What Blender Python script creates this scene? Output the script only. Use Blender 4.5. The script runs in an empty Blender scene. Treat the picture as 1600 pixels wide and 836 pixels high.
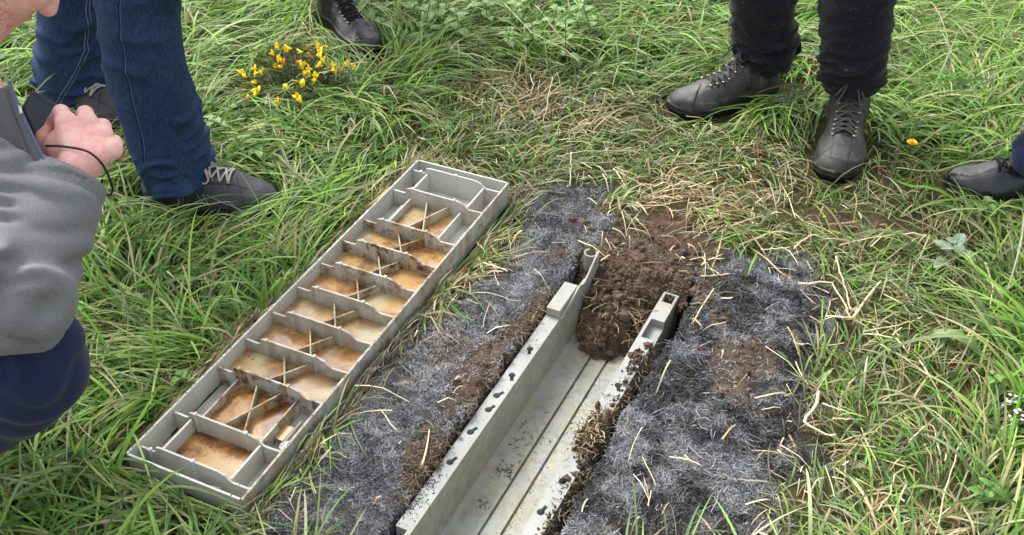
import bpy, bmesh, math, random
import numpy as np
from mathutils import Vector, Matrix
from mathutils.bvhtree import BVHTree
random.seed(7); rng = np.random.default_rng(11)
S = bpy.context.scene; C = S.collection
R = math.radians
# ------------------------------------------------------------------ camera
F, PITCH, CH = 1650.0, R(38.0), 1.38
cam = bpy.data.cameras.new('camera'); camo = bpy.data.objects.new('camera', cam); C.objects.link(camo)
camo.location = (0, 0, CH); camo.rotation_euler = (math.pi/2 - PITCH, 0, 0)
cam.sensor_width = 36; cam.lens = 36*F/1600; cam.clip_start = .02; cam.clip_end = 900
cam.dof.use_dof = True; cam.dof.focus_distance = 2.05; cam.dof.aperture_fstop = 18
S.camera = camo
# ------------------------------------------------------------------ world, sun, exposure
w = bpy.data.worlds.new('World'); S.world = w; w.use_nodes = True
nt = w.node_tree; bg = nt.nodes['Background']
sky = nt.nodes.new('ShaderNodeTexSky'); sky.sky_type = 'NISHITA'; sky.sun_disc = False
SUN_EL, SUN_AZ = R(52), R(-35)
sky.sun_elevation = SUN_EL; sky.sun_rotation = SUN_AZ; sky.dust_density = 4; sky.air_density = 1.2; sky.ozone_density = 1
hs = nt.nodes.new('ShaderNodeHueSaturation'); hs.inputs['Saturation'].default_value = .28
nt.links.new(sky.outputs[0], hs.inputs['Color']); nt.links.new(hs.outputs[0], bg.inputs[0]); bg.inputs[1].default_value = .15
sd = bpy.data.lights.new('sun', 'SUN'); sd.energy = 1.15; sd.angle = R(20); sd.color = (1, .97, .92)
so = bpy.data.objects.new('sun', sd); C.objects.link(so)
sdir = Vector((math.sin(SUN_AZ)*math.cos(SUN_EL), math.cos(SUN_AZ)*math.cos(SUN_EL), math.sin(SUN_EL)))
so.rotation_euler = sdir.to_track_quat('Z', 'Y').to_euler(); so.location = (0, 0, 5)
S.view_settings.view_transform = 'Standard'; S.view_settings.look = 'None'; S.view_settings.gamma = 1
S.view_settings.exposure = 1.4
S.cycles.max_bounces = 6; S.cycles.transparent_max_bounces = 4; S.cycles.use_denoising = True

# ------------------------------------------------------------------ helpers
def ray(px, py):
    x = (px-800)/F; y = (418-py)/F; cp, sp = math.cos(PITCH), math.sin(PITCH)
    return np.array([x, cp+y*sp, -sp+y*cp])
def G(px, py, z=0.):                       # where a sight line meets height z
    d = ray(px, py); t = (z-CH)/d[2]; return np.array([d[0]*t, d[1]*t, z])
def W(px, py, dep):                        # a point at a given distance in front of the camera
    return np.array([0, 0, CH]) + ray(px, py)*dep
def Y(px, py, yy):                         # a point in the upright plane y = yy
    d = ray(px, py); return np.array([0, 0, CH]) + d*(yy/d[1])
def lin(r, g, b):
    f = lambda c: (c/255)/12.92 if c/255 <= .04045 else (((c/255)+.055)/1.055)**2.4
    return np.array([f(r), f(g), f(b)])

def _h(ix, iy, iz, seed):
    n = (ix.astype(np.int64)*374761393 + iy.astype(np.int64)*668265263 + iz.astype(np.int64)*2147483647 + seed*974634777) & 0xffffffff
    n = ((n ^ (n >> 13))*1274126177) & 0xffffffff
    n = n ^ (n >> 16)
    return (n & 0xffff)/65535.0
def noise(x, y, z=None, seed=0):
    x = np.asarray(x, float); y = np.asarray(y, float); z = np.zeros_like(x) if z is None else np.asarray(z, float)
    xi, yi, zi = np.floor(x), np.floor(y), np.floor(z); fx, fy, fz = x-xi, y-yi, z-zi
    fx, fy, fz = [t*t*(3-2*t) for t in (fx, fy, fz)]
    r = 0
    for dz in ((0, 1) if np.any(z) else (0,)):
        wz = fz if dz else 1-fz
        for dx in (0, 1):
            for dy in (0, 1):
                r = r + _h(xi+dx, yi+dy, zi+dz, seed)*(fx if dx else 1-fx)*(fy if dy else 1-fy)*wz
    return r
def fbm(x, y, z=None, seed=0, o=4):
    r = 0; a = .5; t = 0
    for i in range(o):
        k = 2.03**i
        r = r + a*noise(np.asarray(x)*k+i*17.3, np.asarray(y)*k-i*9.1, None if z is None else np.asarray(z)*k, seed+i); t += a; a *= .5
    return r/t
def sdpoly(x, y, P):                       # signed distance, negative inside
    P = np.asarray(P)[:, :2]; x = np.asarray(x, float); y = np.asarray(y, float)
    d = np.full(x.shape, 1e9); ins = np.zeros(x.shape, bool); n = len(P)
    for i in range(n):
        a = P[i]; b = P[(i+1) % n]; e = b-a
        t = np.clip(((x-a[0])*e[0]+(y-a[1])*e[1])/(e@e), 0, 1)
        d = np.minimum(d, (x-a[0]-t*e[0])**2+(y-a[1]-t*e[1])**2)
        c = (a[1] > y) != (b[1] > y)
        ins ^= c & (x < (b[0]-a[0])*(y-a[1])/((b[1]-a[1]) or 1e-9)+a[0])
    d = np.sqrt(d); return np.where(ins, -d, d)
def sstep(a, b, x): t = np.clip((x-a)/(b-a), 0, 1); return t*t*(3-2*t)

def tag(o, label=None, cat=None, group=None, kind=None):
    for k, v in (('label', label), ('category', cat), ('group', group), ('kind', kind)):
        if v: o[k] = v
    return o
def mesh(name, V, faces, mat=None, smooth=True, cols=None, attr=None):
    V = np.asarray(V, np.float32).reshape(-1, 3); me = bpy.data.meshes.new(name)
    if isinstance(faces, np.ndarray):
        k = faces.shape[1]; nf = len(faces)
        me.vertices.add(len(V)); me.vertices.foreach_set('co', V.ravel())
        me.loops.add(nf*k); me.loops.foreach_set('vertex_index', faces.ravel().astype(np.int32))
        me.polygons.add(nf); me.polygons.foreach_set('loop_start', np.arange(0, nf*k, k, dtype=np.int32))
        me.polygons.foreach_set('loop_total', np.full(nf, k, np.int32))
        me.update(calc_edges=True)
    else:
        me.from_pydata(V.tolist(), [], faces); me.update()
    me.validate()
    if smooth: me.polygons.foreach_set('use_smooth', np.ones(len(me.polygons), bool))
    if cols is not None:
        a = me.color_attributes.new('col', 'FLOAT_COLOR', 'POINT')
        c = np.ones((len(V), 4), np.float32); c[:, :3] = cols; a.data.foreach_set('color', c.ravel())
    for k, v in (attr or {}).items():
        a = me.attributes.new(k, 'FLOAT', 'POINT'); a.data.foreach_set('value', np.asarray(v, np.float32))
    if mat: me.materials.append(mat)
    return me
def put(name, V, faces, mat=None, parent=None, loc=None, **kw):   # V in world coordinates
    V = np.asarray(V, float).reshape(-1, 3)
    org = np.array(WL[parent.name]) if parent is not None else np.array(loc if loc is not None else (0, 0, 0), float)
    o = bpy.data.objects.new(name, mesh(name, V-org, faces, mat, **kw)); C.objects.link(o)
    if parent is not None: o.parent = parent; WL[o.name] = tuple(org)
    else: o.location = org; WL[o.name] = tuple(org)
    return o
WL = {}
def empty(name, loc):
    o = bpy.data.objects.new(name, None); o.location = loc; o.empty_display_size = .05; C.objects.link(o); WL[o.name] = tuple(loc); return o

class MB:
    def __init__(s): s.V = []; s.F = []; s.A = []
    def add(s, V, Fc, a=0.):
        n = len(s.V); s.V += [tuple(v) for v in V]; s.F += [tuple(i+n for i in f) for f in Fc]; s.A += [a]*len(V); return s
    def box(s, o, ax, ay, az, a=0.):      # corner o and three edge vectors
        o, ax, ay, az = map(np.asarray, (o, ax, ay, az))
        V = [o, o+ax, o+ax+ay, o+ay, o+az, o+ax+az, o+ax+ay+az, o+ay+az]
        Fc = [(0, 3, 2, 1), (4, 5, 6, 7), (0, 1, 5, 4), (1, 2, 6, 5), (2, 3, 7, 6), (3, 0, 4, 7)]
        if np.dot(np.cross(ax, ay), az) < 0: Fc = [f[::-1] for f in Fc]
        return s.add(V, Fc, a)
    def slab(s, poly, T, d, a=0.):        # extrude polygon (world pts) by d
        P = [np.asarray(p) for p in poly]; n = len(P); d = np.asarray(d)
        V = P+[p+d for p in P]; Fc = [tuple(range(n))[::-1], tuple(range(n, 2*n))]+[(i, (i+1) % n, n+(i+1) % n, n+i) for i in range(n)]
        return s.add(V, Fc, a)
    def tube(s, P, r, n=8, a=0., flat=1., cap=True):
        P = np.asarray(P, float); m = len(P); r = np.broadcast_to(r, (m,))
        T = np.gradient(P, axis=0); T /= np.linalg.norm(T, axis=1)[:, None]+1e-12
        u = np.cross(T[0], (0, 0, 1.)); u = u if np.linalg.norm(u) > .05 else np.cross(T[0], (0, 1., 0)); V = []
        for i in range(m):
            u = u-T[i]*(u@T[i]); u /= np.linalg.norm(u); v = np.cross(T[i], u)
            for j in range(n):
                t = 2*math.pi*j/n; V.append(P[i]+r[i]*(math.cos(t)*u+math.sin(t)*v*flat))
        Fc = [(i*n+j, i*n+(j+1) % n, (i+1)*n+(j+1) % n, (i+1)*n+j) for i in range(m-1) for j in range(n)]
        if cap: Fc += [tuple(range(n))[::-1], tuple(range((m-1)*n, m*n))]
        return s.add(V, Fc, a)
    def build(s, name, mat, parent=None, smooth=False, loc=None, bevel=0):
        o = put(name, s.V, s.F, mat, parent, loc, smooth=smooth, attr={'stain': s.A})
        bm = bmesh.new(); bm.from_mesh(o.data); bmesh.ops.recalc_face_normals(bm, faces=bm.faces); bm.to_mesh(o.data); bm.free()
        if bevel:
            b = o.modifiers.new('bevel', 'BEVEL'); b.width = bevel; b.segments = 2; b.limit_method = 'ANGLE'; b.angle_limit = R(40)
        return o
def curve(P, n=40):                        # Catmull-Rom resample
    P = [np.asarray(p, float) for p in P]; P = [2*P[0]-P[1]]+P+[2*P[-1]-P[-2]]; out = []
    m = len(P)-3
    for q in np.linspace(0, m-1e-6, n):
        i = int(q); t = q-i; a, b, c, d = P[i:i+4]
        out.append(.5*((2*b)+(-a+c)*t+(2*a-5*b+4*c-d)*t*t+(-a+3*b-3*c+d)*t**3))
    return np.array(out)

# signed-distance modelling -> surface nets
def seg(P, a, b, ra, rb):
    a = np.asarray(a, float); b = np.asarray(b, float); e = b-a
    t = np.clip(((P-a)@e)/(e@e), 0, 1); return np.linalg.norm(P-a-t[..., None]*e, axis=-1)-(ra+(rb-ra)*t)
def ell(P, c, r, M=None):
    q = P-np.asarray(c, float)
    if M is not None: q = q@np.asarray(M, float).T
    r = np.asarray(r, float); k = np.linalg.norm(q/r, axis=-1); k2 = np.linalg.norm(q/(r*r), axis=-1)+1e-9
    return k*(k-1)/k2
def smin(a, b, k): h = np.clip(.5+.5*(b-a)/k, 0, 1); return b*(1-h)+a*h-k*h*(1-h)
def smax(a, b, k): return -smin(-a, -b, k)
def surfnet(f, lo, hi, h):
    ax = [np.arange(lo[i], hi[i]+h, h) for i in range(3)]
    P = np.stack(np.meshgrid(*ax, indexing='ij'), -1); v = f(P); s = v < 0
    n = [len(a) for a in ax]; c = np.zeros([k-1 for k in n], int)
    for dx in (0, 1):
        for dy in (0, 1):
            for dz in (0, 1): c += s[dx:n[0]-1+dx, dy:n[1]-1+dy, dz:n[2]-1+dz]
    I = np.argwhere((c > 0) & (c < 8)); idx = np.full(c.shape, -1); idx[tuple(I.T)] = np.arange(len(I))
    acc = np.zeros((len(I), 3)); cnt = np.zeros(len(I)); cor = [(a, b, d) for a in (0, 1) for b in (0, 1) for d in (0, 1)]
    for p in cor:
        for k in range(3):
            if p[k]: continue
            q = list(p); q[k] = 1; A = I+p; B = I+q
            va = v[tuple(A.T)]; vb = v[tuple(B.T)]; m = (va < 0) != (vb < 0)
            t = va/(va-vb+1e-12); pos = A+(B-A)*t[:, None]; acc[m] += pos[m]; cnt[m] += 1
    V = acc/cnt[:, None]*h+np.array(lo)
    Q = []
    for k in range(3):
        sa = [slice(None)]*3; sb = [slice(None)]*3; sa[k] = slice(0, -1); sb[k] = slice(1, None)
        a = s[tuple(sa)]; b = s[tuple(sb)]; E = np.argwhere(a != b); k1, k2 = (k+1) % 3, (k+2) % 3
        ok = (E[:, k1] > 0) & (E[:, k2] > 0) & (E[:, k1] < n[k1]-1) & (E[:, k2] < n[k2]-1); E = E[ok]
        def cell(o1, o2): D = E.copy(); D[:, k1] += o1; D[:, k2] += o2; return idx[tuple(D.T)]
        q = np.stack([cell(-1, -1), cell(0, -1), cell(0, 0), cell(-1, 0)], 1)
        fl = ~a[tuple(E.T)]; q[fl] = q[fl][:, ::-1]; Q.append(q)
    return V, np.concatenate(Q)

# ------------------------------------------------------------------ materials
def mat(name, base=(.5, .5, .5), rough=.6, build=None, spec=.5, **kw):
    m = bpy.data.materials.new(name); m.use_nodes = True; n = m.node_tree; b = n.nodes['Principled BSDF']
    b.inputs['Base Color'].default_value = (*base, 1); b.inputs['Roughness'].default_value = rough; b.inputs['Specular IOR Level'].default_value = spec
    if build: build(n, b)
    return m
class N:                                    # node shorthand
    def __init__(s, n): s.n = n; s.tc = n.nodes.new('ShaderNodeTexCoord')
    def L(s, a, b): s.n.links.new(a, b)
    def noise(s, sc, det=6, rough=.6, vec=None, scale=None, dist=0):
        t = s.n.nodes.new('ShaderNodeTexNoise'); t.inputs['Scale'].default_value = sc; t.inputs['Detail'].default_value = det; t.inputs['Roughness'].default_value = rough; t.inputs['Distortion'].default_value = dist
        v = vec or s.tc.outputs['Object']
        if scale: mp = s.n.nodes.new('ShaderNodeMapping'); mp.inputs['Scale'].default_value = scale; s.L(v, mp.inputs[0]); v = mp.outputs[0]
        s.L(v, t.inputs['Vector']); return t.outputs[0]
    def ramp(s, f, stops):
        r = s.n.nodes.new('ShaderNodeValToRGB'); e = r.color_ramp.elements
        for i, (p, c) in enumerate(stops):
            el = e[i] if i < 2 else e.new(p)
            el.position = p; el.color = (*((c,)*3 if np.isscalar(c) else c), 1)
        s.L(f, r.inputs[0]); return r.outputs[0]
    def mix(s, f, a, b, mode='MIX'):
        m = s.n.nodes.new('ShaderNodeMix'); m.data_type = 'RGBA'; m.blend_type = mode
        for v, k in ((f, 0), (a, 6), (b, 7)):
            if hasattr(v, 'links') or hasattr(v, 'is_linked'): s.L(v, m.inputs[k])
            elif k == 0: m.inputs[0].default_value = v
            else: m.inputs[k].default_value = (*v, 1)
        return m.outputs[2]
    def math(s, op, a, b=0.):
        m = s.n.nodes.new('ShaderNodeMath'); m.operation = op
        for i, v in enumerate((a, b)):
            if hasattr(v, 'is_linked'): s.L(v, m.inputs[i])
            else: m.inputs[i].default_value = v
        return m.outputs[0]
    def attr(s, name, out=0):
        a = s.n.nodes.new('ShaderNodeAttribute'); a.attribute_name = name; return a.outputs[out]
    def bump(s, hgt, b, st=.3, d=.002, chain=None):
        k = s.n.nodes.new('ShaderNodeBump'); k.inputs['Strength'].default_value = st; k.inputs['Distance'].default_value = d
        s.L(hgt, k.inputs['Height'])
        if chain is not None: s.L(chain, k.inputs['Normal'])
        s.L(k.outputs[0], b.inputs['Normal']); return k.outputs[0]
M = {}
def m_blade(n, b):
    k = N(n); c = k.attr('col'); s_ = k.noise(900, 2, .5)
    cc = k.mix(.25, c, k.ramp(s_, [(.3, .3), (.7, 1.)]), 'MULTIPLY'); k.L(cc, b.inputs['Base Color'])
    t = n.nodes.new('ShaderNodeBsdfTranslucent'); mx = n.nodes.new('ShaderNodeMixShader'); mx.inputs[0].default_value = .36
    k.L(cc, t.inputs[0]); k.L(b.outputs[0], mx.inputs[1]); k.L(t.outputs[0], mx.inputs[2]); k.L(mx.outputs[0], n.nodes['Material Output'].inputs[0])
M['blade'] = mat('grass_blade', rough=.5, spec=.32, build=m_blade)
def m_fibre(n, b):
    k = N(n); k.L(k.attr('col'), b.inputs['Base Color'])
M['fibre'] = mat('dry_fibre', rough=.75, spec=.25, build=m_fibre)
def m_ground(n, b):
    k = N(n); nz = k.noise(60, 8, .7); nf = k.noise(420, 6, .7)
    soil = k.ramp(nz, [(.3, tuple(lin(54, 42, 34))), (.55, tuple(lin(92, 74, 58))), (.75, tuple(lin(126, 104, 84)))])
    thatch = k.ramp(nf, [(.3, tuple(lin(38, 34, 20))), (.6, tuple(lin(84, 80, 46))), (.8, tuple(lin(130, 118, 76)))])
    ash0 = k.ramp(nf, [(.32, tuple(lin(34, 34, 35))), (.5, tuple(lin(96, 97, 100))), (.7, tuple(lin(166, 167, 170)))])
    ashd = k.mix(.6, ash0, k.ramp(k.noise(9, 5, .6), [(.35, .25), (.65, 1.)]), 'MULTIPLY')
    c = k.mix(k.attr('soil', 2), thatch, soil); c = k.mix(k.attr('burn', 2), c, ashd)
    k.L(c, b.inputs['Base Color']); h = k.mix(.5, nz, nf); k.bump(h, b, .9, .008)
M['ground'] = mat('ground_soil', rough=.92, spec=.2, build=m_ground)
def m_soil(n, b):
    k = N(n); nz = k.noise(45, 10, .72); nf = k.noise(8, 3)
    c = k.ramp(nz, [(.3, tuple(lin(42, 34, 28))), (.5, tuple(lin(78, 65, 53))), (.72, tuple(lin(124, 107, 90)))])
    c = k.mix(k.ramp(nf, [(.45, 0.), (.7, .6)]), c, tuple(lin(118, 96, 78))); k.L(c, b.inputs['Base Color']); k.bump(nz, b, 1., .006)
M['soil'] = mat('moist_soil', rough=.9, spec=.25, build=m_soil)
def plastic(cl, ch, dirt, stainy, edge=0.):
    def f(n, b):
        k = N(n); g = k.noise(14, 6, .6); c = k.ramp(g, [(.3, tuple(cl)), (.7, tuple(ch))])
        dr = k.noise(34, 7, .68, scale=(1, 1, .22)); st = k.attr('stain', 2)
        s1 = k.math('MULTIPLY', k.ramp(dr, [(.40, 0.), (.62, 1.)]), st)
        c = k.mix(s1, c, tuple(stainy))
        s2 = k.math('MULTIPLY', k.ramp(k.noise(50, 6, .7), [(.5, 0.), (.62, 1.)]), k.math('POWER', st, 2.))
        c = k.mix(s2, c, tuple(lin(72, 48, 26)))
        fl = k.ramp(k.noise(210, 4, .6), [(.63, 0.), (.7, .75)]); c = k.mix(k.math('MULTIPLY', fl, k.ramp(k.noise(7, 3), [(.4, .15), (.65, 1.)])), c, tuple(dirt))
        k.L(c, b.inputs['Base Color']); r = k.ramp(k.noise(20, 5), [(.3, .42), (.7, .68)]); k.L(r, b.inputs['Roughness'])
        k.bump(k.noise(160, 4, .5), b, .12, .002)
    return f
M['tray'] = mat('grey_plastic', build=plastic(lin(168, 170, 164), lin(194, 195, 188), lin(60, 52, 44), lin(150, 122, 76)))
M['brace'] = mat('stained_plastic', build=plastic(lin(164, 154, 122), lin(186, 180, 154), lin(60, 52, 44), lin(140, 108, 64)))
M['trough'] = mat('grey_trough', build=plastic(lin(130, 133, 130), lin(152, 155, 150), lin(56, 54, 50), lin(146, 138, 92)))
def m_water(n, b):
    k = N(n); a = k.noise(13, 8, .72, dist=.6); f = k.noise(190, 5, .7)
    c = k.ramp(a, [(.34, tuple(lin(84, 54, 34))), (.45, tuple(lin(130, 88, 44))), (.54, tuple(lin(170, 130, 76))), (.75, tuple(lin(176, 152, 100)))])
    c = k.mix(k.attr('stain', 2), c, tuple(lin(164, 158, 126)))
    c = k.mix(k.math('MULTIPLY', k.ramp(f, [(.6, 0.), (.7, 1.)]), k.ramp(k.noise(15, 3), [(.45, 0.), (.65, .8)])), c, tuple(lin(58, 42, 36)))
    k.L(c, b.inputs['Base Color']); k.bump(f, b, .05, .001)
M['water'] = mat('muddy_water', rough=.2, spec=.5, build=m_water)
def cloth(c0, c1, sc=700, wl=.25, rough=.9, dirt=None):
    def f(n, b):
        k = N(n); a = k.noise(sc, 3, .6); g = k.noise(12, 5, .6)
        c = k.ramp(a, [(.3, tuple(c0)), (.7, tuple(c1))]); c = k.mix(wl, c, k.ramp(g, [(.3, .35), (.7, 1.)]), 'MULTIPLY')
        if dirt is not None: c = k.mix(k.ramp(k.noise(140, 2, .4), [(.70, 0.), (.73, .8)]), c, tuple(dirt))
        k.L(c, b.inputs['Base Color']); k.bump(a, b, .35, .0012)
        b.inputs['Sheen Weight'].default_value = .12; b.inputs['Sheen Roughness'].default_value = .5
    return mat('cloth', rough=rough, spec=.15, build=f)
def m_denim(n, b):
    k = N(n); a = k.noise(420, 4, .6, scale=(1, 1, .18)); g = k.noise(9, 5, .6, scale=(1, 1, .5)); w2 = k.noise(1500, 2)
    c = k.ramp(a, [(.3, tuple(lin(24, 40, 70))), (.72, tuple(lin(60, 82, 118)))]); c = k.mix(.55, c, k.ramp(g, [(.3, .38), (.72, 1.)]), 'MULTIPLY'); k.L(c, b.inputs['Base Color']); k.bump(w2, b, .4, .001)
M['denim'] = mat('denim', rough=.88, spec=.2, build=m_denim)
M['sweat'] = cloth(lin(100, 101, 103), lin(142, 142, 143), 850, .15)
M['flap'] = cloth(lin(74, 77, 80), lin(108, 111, 114), 900, .2)
M['navy'] = cloth(lin(26, 34, 58), lin(42, 52, 84), 500, .35)
M['black_cloth'] = cloth(lin(20, 20, 24), lin(36, 36, 42), 700, .3, dirt=lin(96, 90, 84))
def leather(c0, c1, rough, sc=260, mud=None):
    def f(n, b):
        k = N(n); g = k.noise(24, 6, .65); c = k.ramp(g, [(.3, tuple(c0)), (.72, tuple(c1))]); c = k.mix(1., c, k.ramp(k.attr('stain', 2), [(0., .25), (.5, 1.), (.9, (1.75, 1.7, 1.6))]), 'MULTIPLY')
        if mud is not None: c = k.mix(k.ramp(k.noise(48, 7, .7), [(.5, 0.), (.66, .6)]), c, tuple(mud))
        k.L(c, b.inputs['Base Color']); k.L(k.ramp(g, [(.3, rough-.1), (.7, rough+.15)]), b.inputs['Roughness']); k.bump(k.noise(sc, 5, .6), b, .3, .0012)
    return mat('leather', rough=rough, build=f)
M['boot'] = leather(lin(34, 35, 35), lin(60, 61, 60), .55, mud=lin(84, 80, 70))
M['boot_black'] = leather(lin(22, 23, 25), lin(40, 41, 44), .33)
M['suede'] = leather(lin(52, 53, 56), lin(74, 75, 78), .75, 600)
M['shiny'] = leather(lin(24, 26, 30), lin(44, 47, 52), .28)
M['rubber'] = mat('rubber', lin(30, 30, 30), .6)
M['rubber_grey'] = mat('rubber_grey', lin(58, 60, 62), .6)
M['lace_dark'] = cloth(lin(34, 34, 36), lin(104, 104, 100), 1400, .1)
M['lace_black'] = cloth(lin(16, 16, 18), lin(34, 34, 38), 1400, .1)
M['lace_pale'] = cloth(lin(150, 146, 136), lin(186, 182, 172), 1400, .1)
M['metal'] = mat('eyelet_metal', lin(190, 178, 168), .3); M['metal'].node_tree.nodes['Principled BSDF'].inputs['Metallic'].default_value = 1
M['stitch'] = mat('stitch', lin(140, 146, 152), .8)
M['brown_trim'] = mat('brown_trim', lin(96, 66, 46), .7)
M['ochre'] = mat('ochre_tag', lin(150, 112, 44), .7)
M['orange'] = mat('orange_tag', lin(120, 62, 40), .7)
def m_skin(n, b):
    k = N(n); a = k.noise(55, 8, .75); f = k.noise(380, 5)
    c = k.ramp(a, [(.3, tuple(lin(222, 150, 140))), (.66, tuple(lin(240, 198, 186)))]); k.L(c, b.inputs['Base Color']); k.bump(f, b, .35, .0012)
    b.inputs['Subsurface Weight'].default_value = .15; b.inputs['Subsurface Radius'].default_value = (.01, .004, .002)
M['skin'] = mat('skin', rough=.5, spec=.4, build=m_skin)
M['stubble'] = mat('stubble', lin(140, 84, 56), .8)
M['hair'] = mat('hair', lin(96, 60, 38), .6)
M['camera'] = mat('camera_black', lin(24, 25, 27), .4)
M['screen'] = mat('camera_screen', lin(36, 42, 54), .08)
M['zip'] = mat('zip', lin(70, 80, 112), .5)
M['cord'] = mat('cord', lin(22, 22, 24), .6)
def m_petal(n, b):
    k = N(n); k.L(k.ramp(k.noise(160, 3), [(.3, tuple(lin(244, 190, 4))), (.55, tuple(lin(255, 226, 8)))]), b.inputs['Base Color'])
M['petal'] = mat('petal', rough=.5, build=m_petal)
def m_petal2(n, b):
    k = N(n); k.L(k.ramp(k.noise(160, 3), [(.3, tuple(lin(170, 104, 40))), (.6, tuple(lin(216, 160, 50)))]), b.inputs['Base Color'])
M['petal_old'] = mat('petal_faded', rough=.6, build=m_petal2)
M['white_petal'] = mat('white_petal', lin(225, 228, 220), .6)

# ------------------------------------------------------------------ trough and lid frames
TA = R(63.9); ta = np.array([math.cos(TA), math.sin(TA), 0]); tb = np.array([math.sin(TA), -math.cos(TA), 0]); TS = -.648
def TP(t, s, z=0.): return ta*t+tb*(TS+s)+np.array([0, 0, z])        # t along, s across from outer left edge
def ts(x, y): return x*ta[0]+y*ta[1], x*tb[0]+y*tb[1]-TS
LA = R(65.2); la = np.array([math.cos(LA), math.sin(LA), 0]); lb = np.array([math.sin(LA), -math.cos(LA), 0])
RIM = .050; ZB = -.018; LW, LL = .238, 1.013
LO = G(194.4, 709, RIM); LO[2] = 0.
def LP(u, v, z=0.): return LO+la*u+lb*v+np.array([0, 0, z])
lid_poly = [LP(-.004, -.004), LP(LL+.004, -.004), LP(LL+.004, LW+.004), LP(-.004, LW+.004)]
T0, T1 = .66, 1.60
trench_poly = [TP(.3, -.004), TP(1.70, -.004), TP(1.70, .235), TP(.3, .24)]
# ------------------------------------------------------------------ zones on the ground (world outlines)
Z = lambda pts: np.array([G(*p)[:2] for p in pts])
burnL = Z([(380, 870), (425, 800), (440, 745), (480, 700), (560, 610), (655, 525), (722, 450), (768, 402), (808, 350), (822, 300), (860, 282), (925, 300), (955, 350), (1010, 372), (1075, 400), (1050, 430), (940, 400), (900, 440), (850, 500), (760, 620), (640, 790), (600, 870)])
burnR = Z([(1030, 395), (1100, 425), (1150, 418), (1225, 408), (1262, 470), (1272, 560), (1252, 640), (1262, 700), (1265, 760), (1225, 800), (1200, 870), (800, 870), (880, 740), (960, 620), (1060, 470)])
soil_polys = [Z(p) for p in (
    [(880, 400), (940, 370), (985, 330), (1060, 330), (1130, 390), (1100, 430), (1040, 450), (900, 420)],
    [(1150, 270), (1220, 290), (1230, 325), (1160, 330)], [(1290, 282), (1370, 280), (1390, 300), (1310, 305)],
    [(1270, 335), (1360, 335), (1400, 370), (1300, 375)], [(1100, 555), (1190, 525), (1210, 575), (1180, 640), (1110, 610)],
    [(455, 240), (500, 245), (500, 285), (440, 300)], [(690, 90), (780, 110), (770, 150), (690, 140)], [(1380, 330), (1460, 345), (1420, 395)],
    [(610, 730), (680, 650), (740, 570), (850, 455), (870, 470), (760, 600), (650, 760)])]
trampled = Z([(640, 210), (780, 110), (1000, 150), (1180, 230), (1440, 260), (1500, 420), (1460, 620), (1440, 900), (1150, 900), (380, 900), (400, 780), (600, 520), (780, 340)])
def burnf(x, y):
    wob = (fbm(x*9, y*9, seed=3, o=5)-.5)*.20; d = np.minimum(sdpoly(x, y, burnL), sdpoly(x, y, burnR))+wob
    return 1-sstep(-.05, .04, d)
def soilf(x, y):
    wob = (fbm(x*18, y*18, seed=5)-.5)*.09; d = 9.
    for p in soil_polys: d = np.minimum(d, sdpoly(x, y, p))
    return 1-sstep(-.02, .02, d+wob)
def lidd(x, y): return sdpoly(x, y, lid_poly)
def H0(x, y):                               # ground without trench
    b = burnf(x, y)
    h = (fbm(x*2.2, y*2.2, seed=1, o=3)-.5)*.05+(fbm(x*16, y*16, seed=2, o=3)-.5)*.03
    h = h+b*(.004+(fbm(x*22, y*22, seed=8, o=4)-.5)*.024)
    l = 1-sstep(-.022, -.002, lidd(x, y)); h = h*(1-l)-.026*l
    t, s = ts(x, y); nt_ = sstep(.0, .12, np.maximum(-s, s-.25)); h = h*nt_+(1-nt_)*(.012+.4*(h+.0))
    return h
def H(x, y):
    x = np.asarray(x, float); y = np.asarray(y, float); h = H0(x, y); t, s = ts(x, y)
    wob = (fbm(x*30, y*30, seed=6)-.5)*.022
    L_ = -s-.008+np.minimum(wob, .004)*.8; R_ = s-.250+wob*1.0-.010*(np.sin(t*9)*.5); E_ = t-1.685+wob
    d = np.maximum(np.maximum(L_, R_), E_)
    return h-(h+.19)*(1-sstep(-.014, .002, d))
# ground sheet: fine in the middle, stretched to the horizon
def axis(a, b, st, far):
    m = np.arange(a, b, st); g = [b+st]; d = st
    while g[-1] < far: d *= 1.35; g.append(g[-1]+d)
    l = [a-st]; d = st
    while l[-1] > -far: d *= 1.35; l.append(l[-1]-d)
    return np.concatenate([l[::-1], m, g])
gx = axis(-2.3, 2.3, .0085, 420); gy = axis(.55, 4.0, .0085, 420)
X, Yg = np.meshgrid(gx, gy, indexing='ij')
far = sstep(3.5, 12, np.hypot(X, Yg-2)); Zg = H(X, Yg)*(1-far)+(fbm(X*.05, Yg*.05, seed=9)-.5)*far*1.2
ni, nj = X.shape; ii = np.arange(ni*nj).reshape(ni, nj)
fc = np.stack([ii[:-1, :-1], ii[1:, :-1], ii[1:, 1:], ii[:-1, 1:]], -1).reshape(-1, 4)
gr = put('ground', np.stack([X, Yg, Zg], -1), fc, M['ground'], attr={'burn': (burnf(X, Yg)*(1-.85*soilf(X, Yg))).ravel(), 'soil': np.maximum(soilf(X, Yg), (Zg < -.04)).ravel()})
tag(gr, kind='structure')

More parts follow.
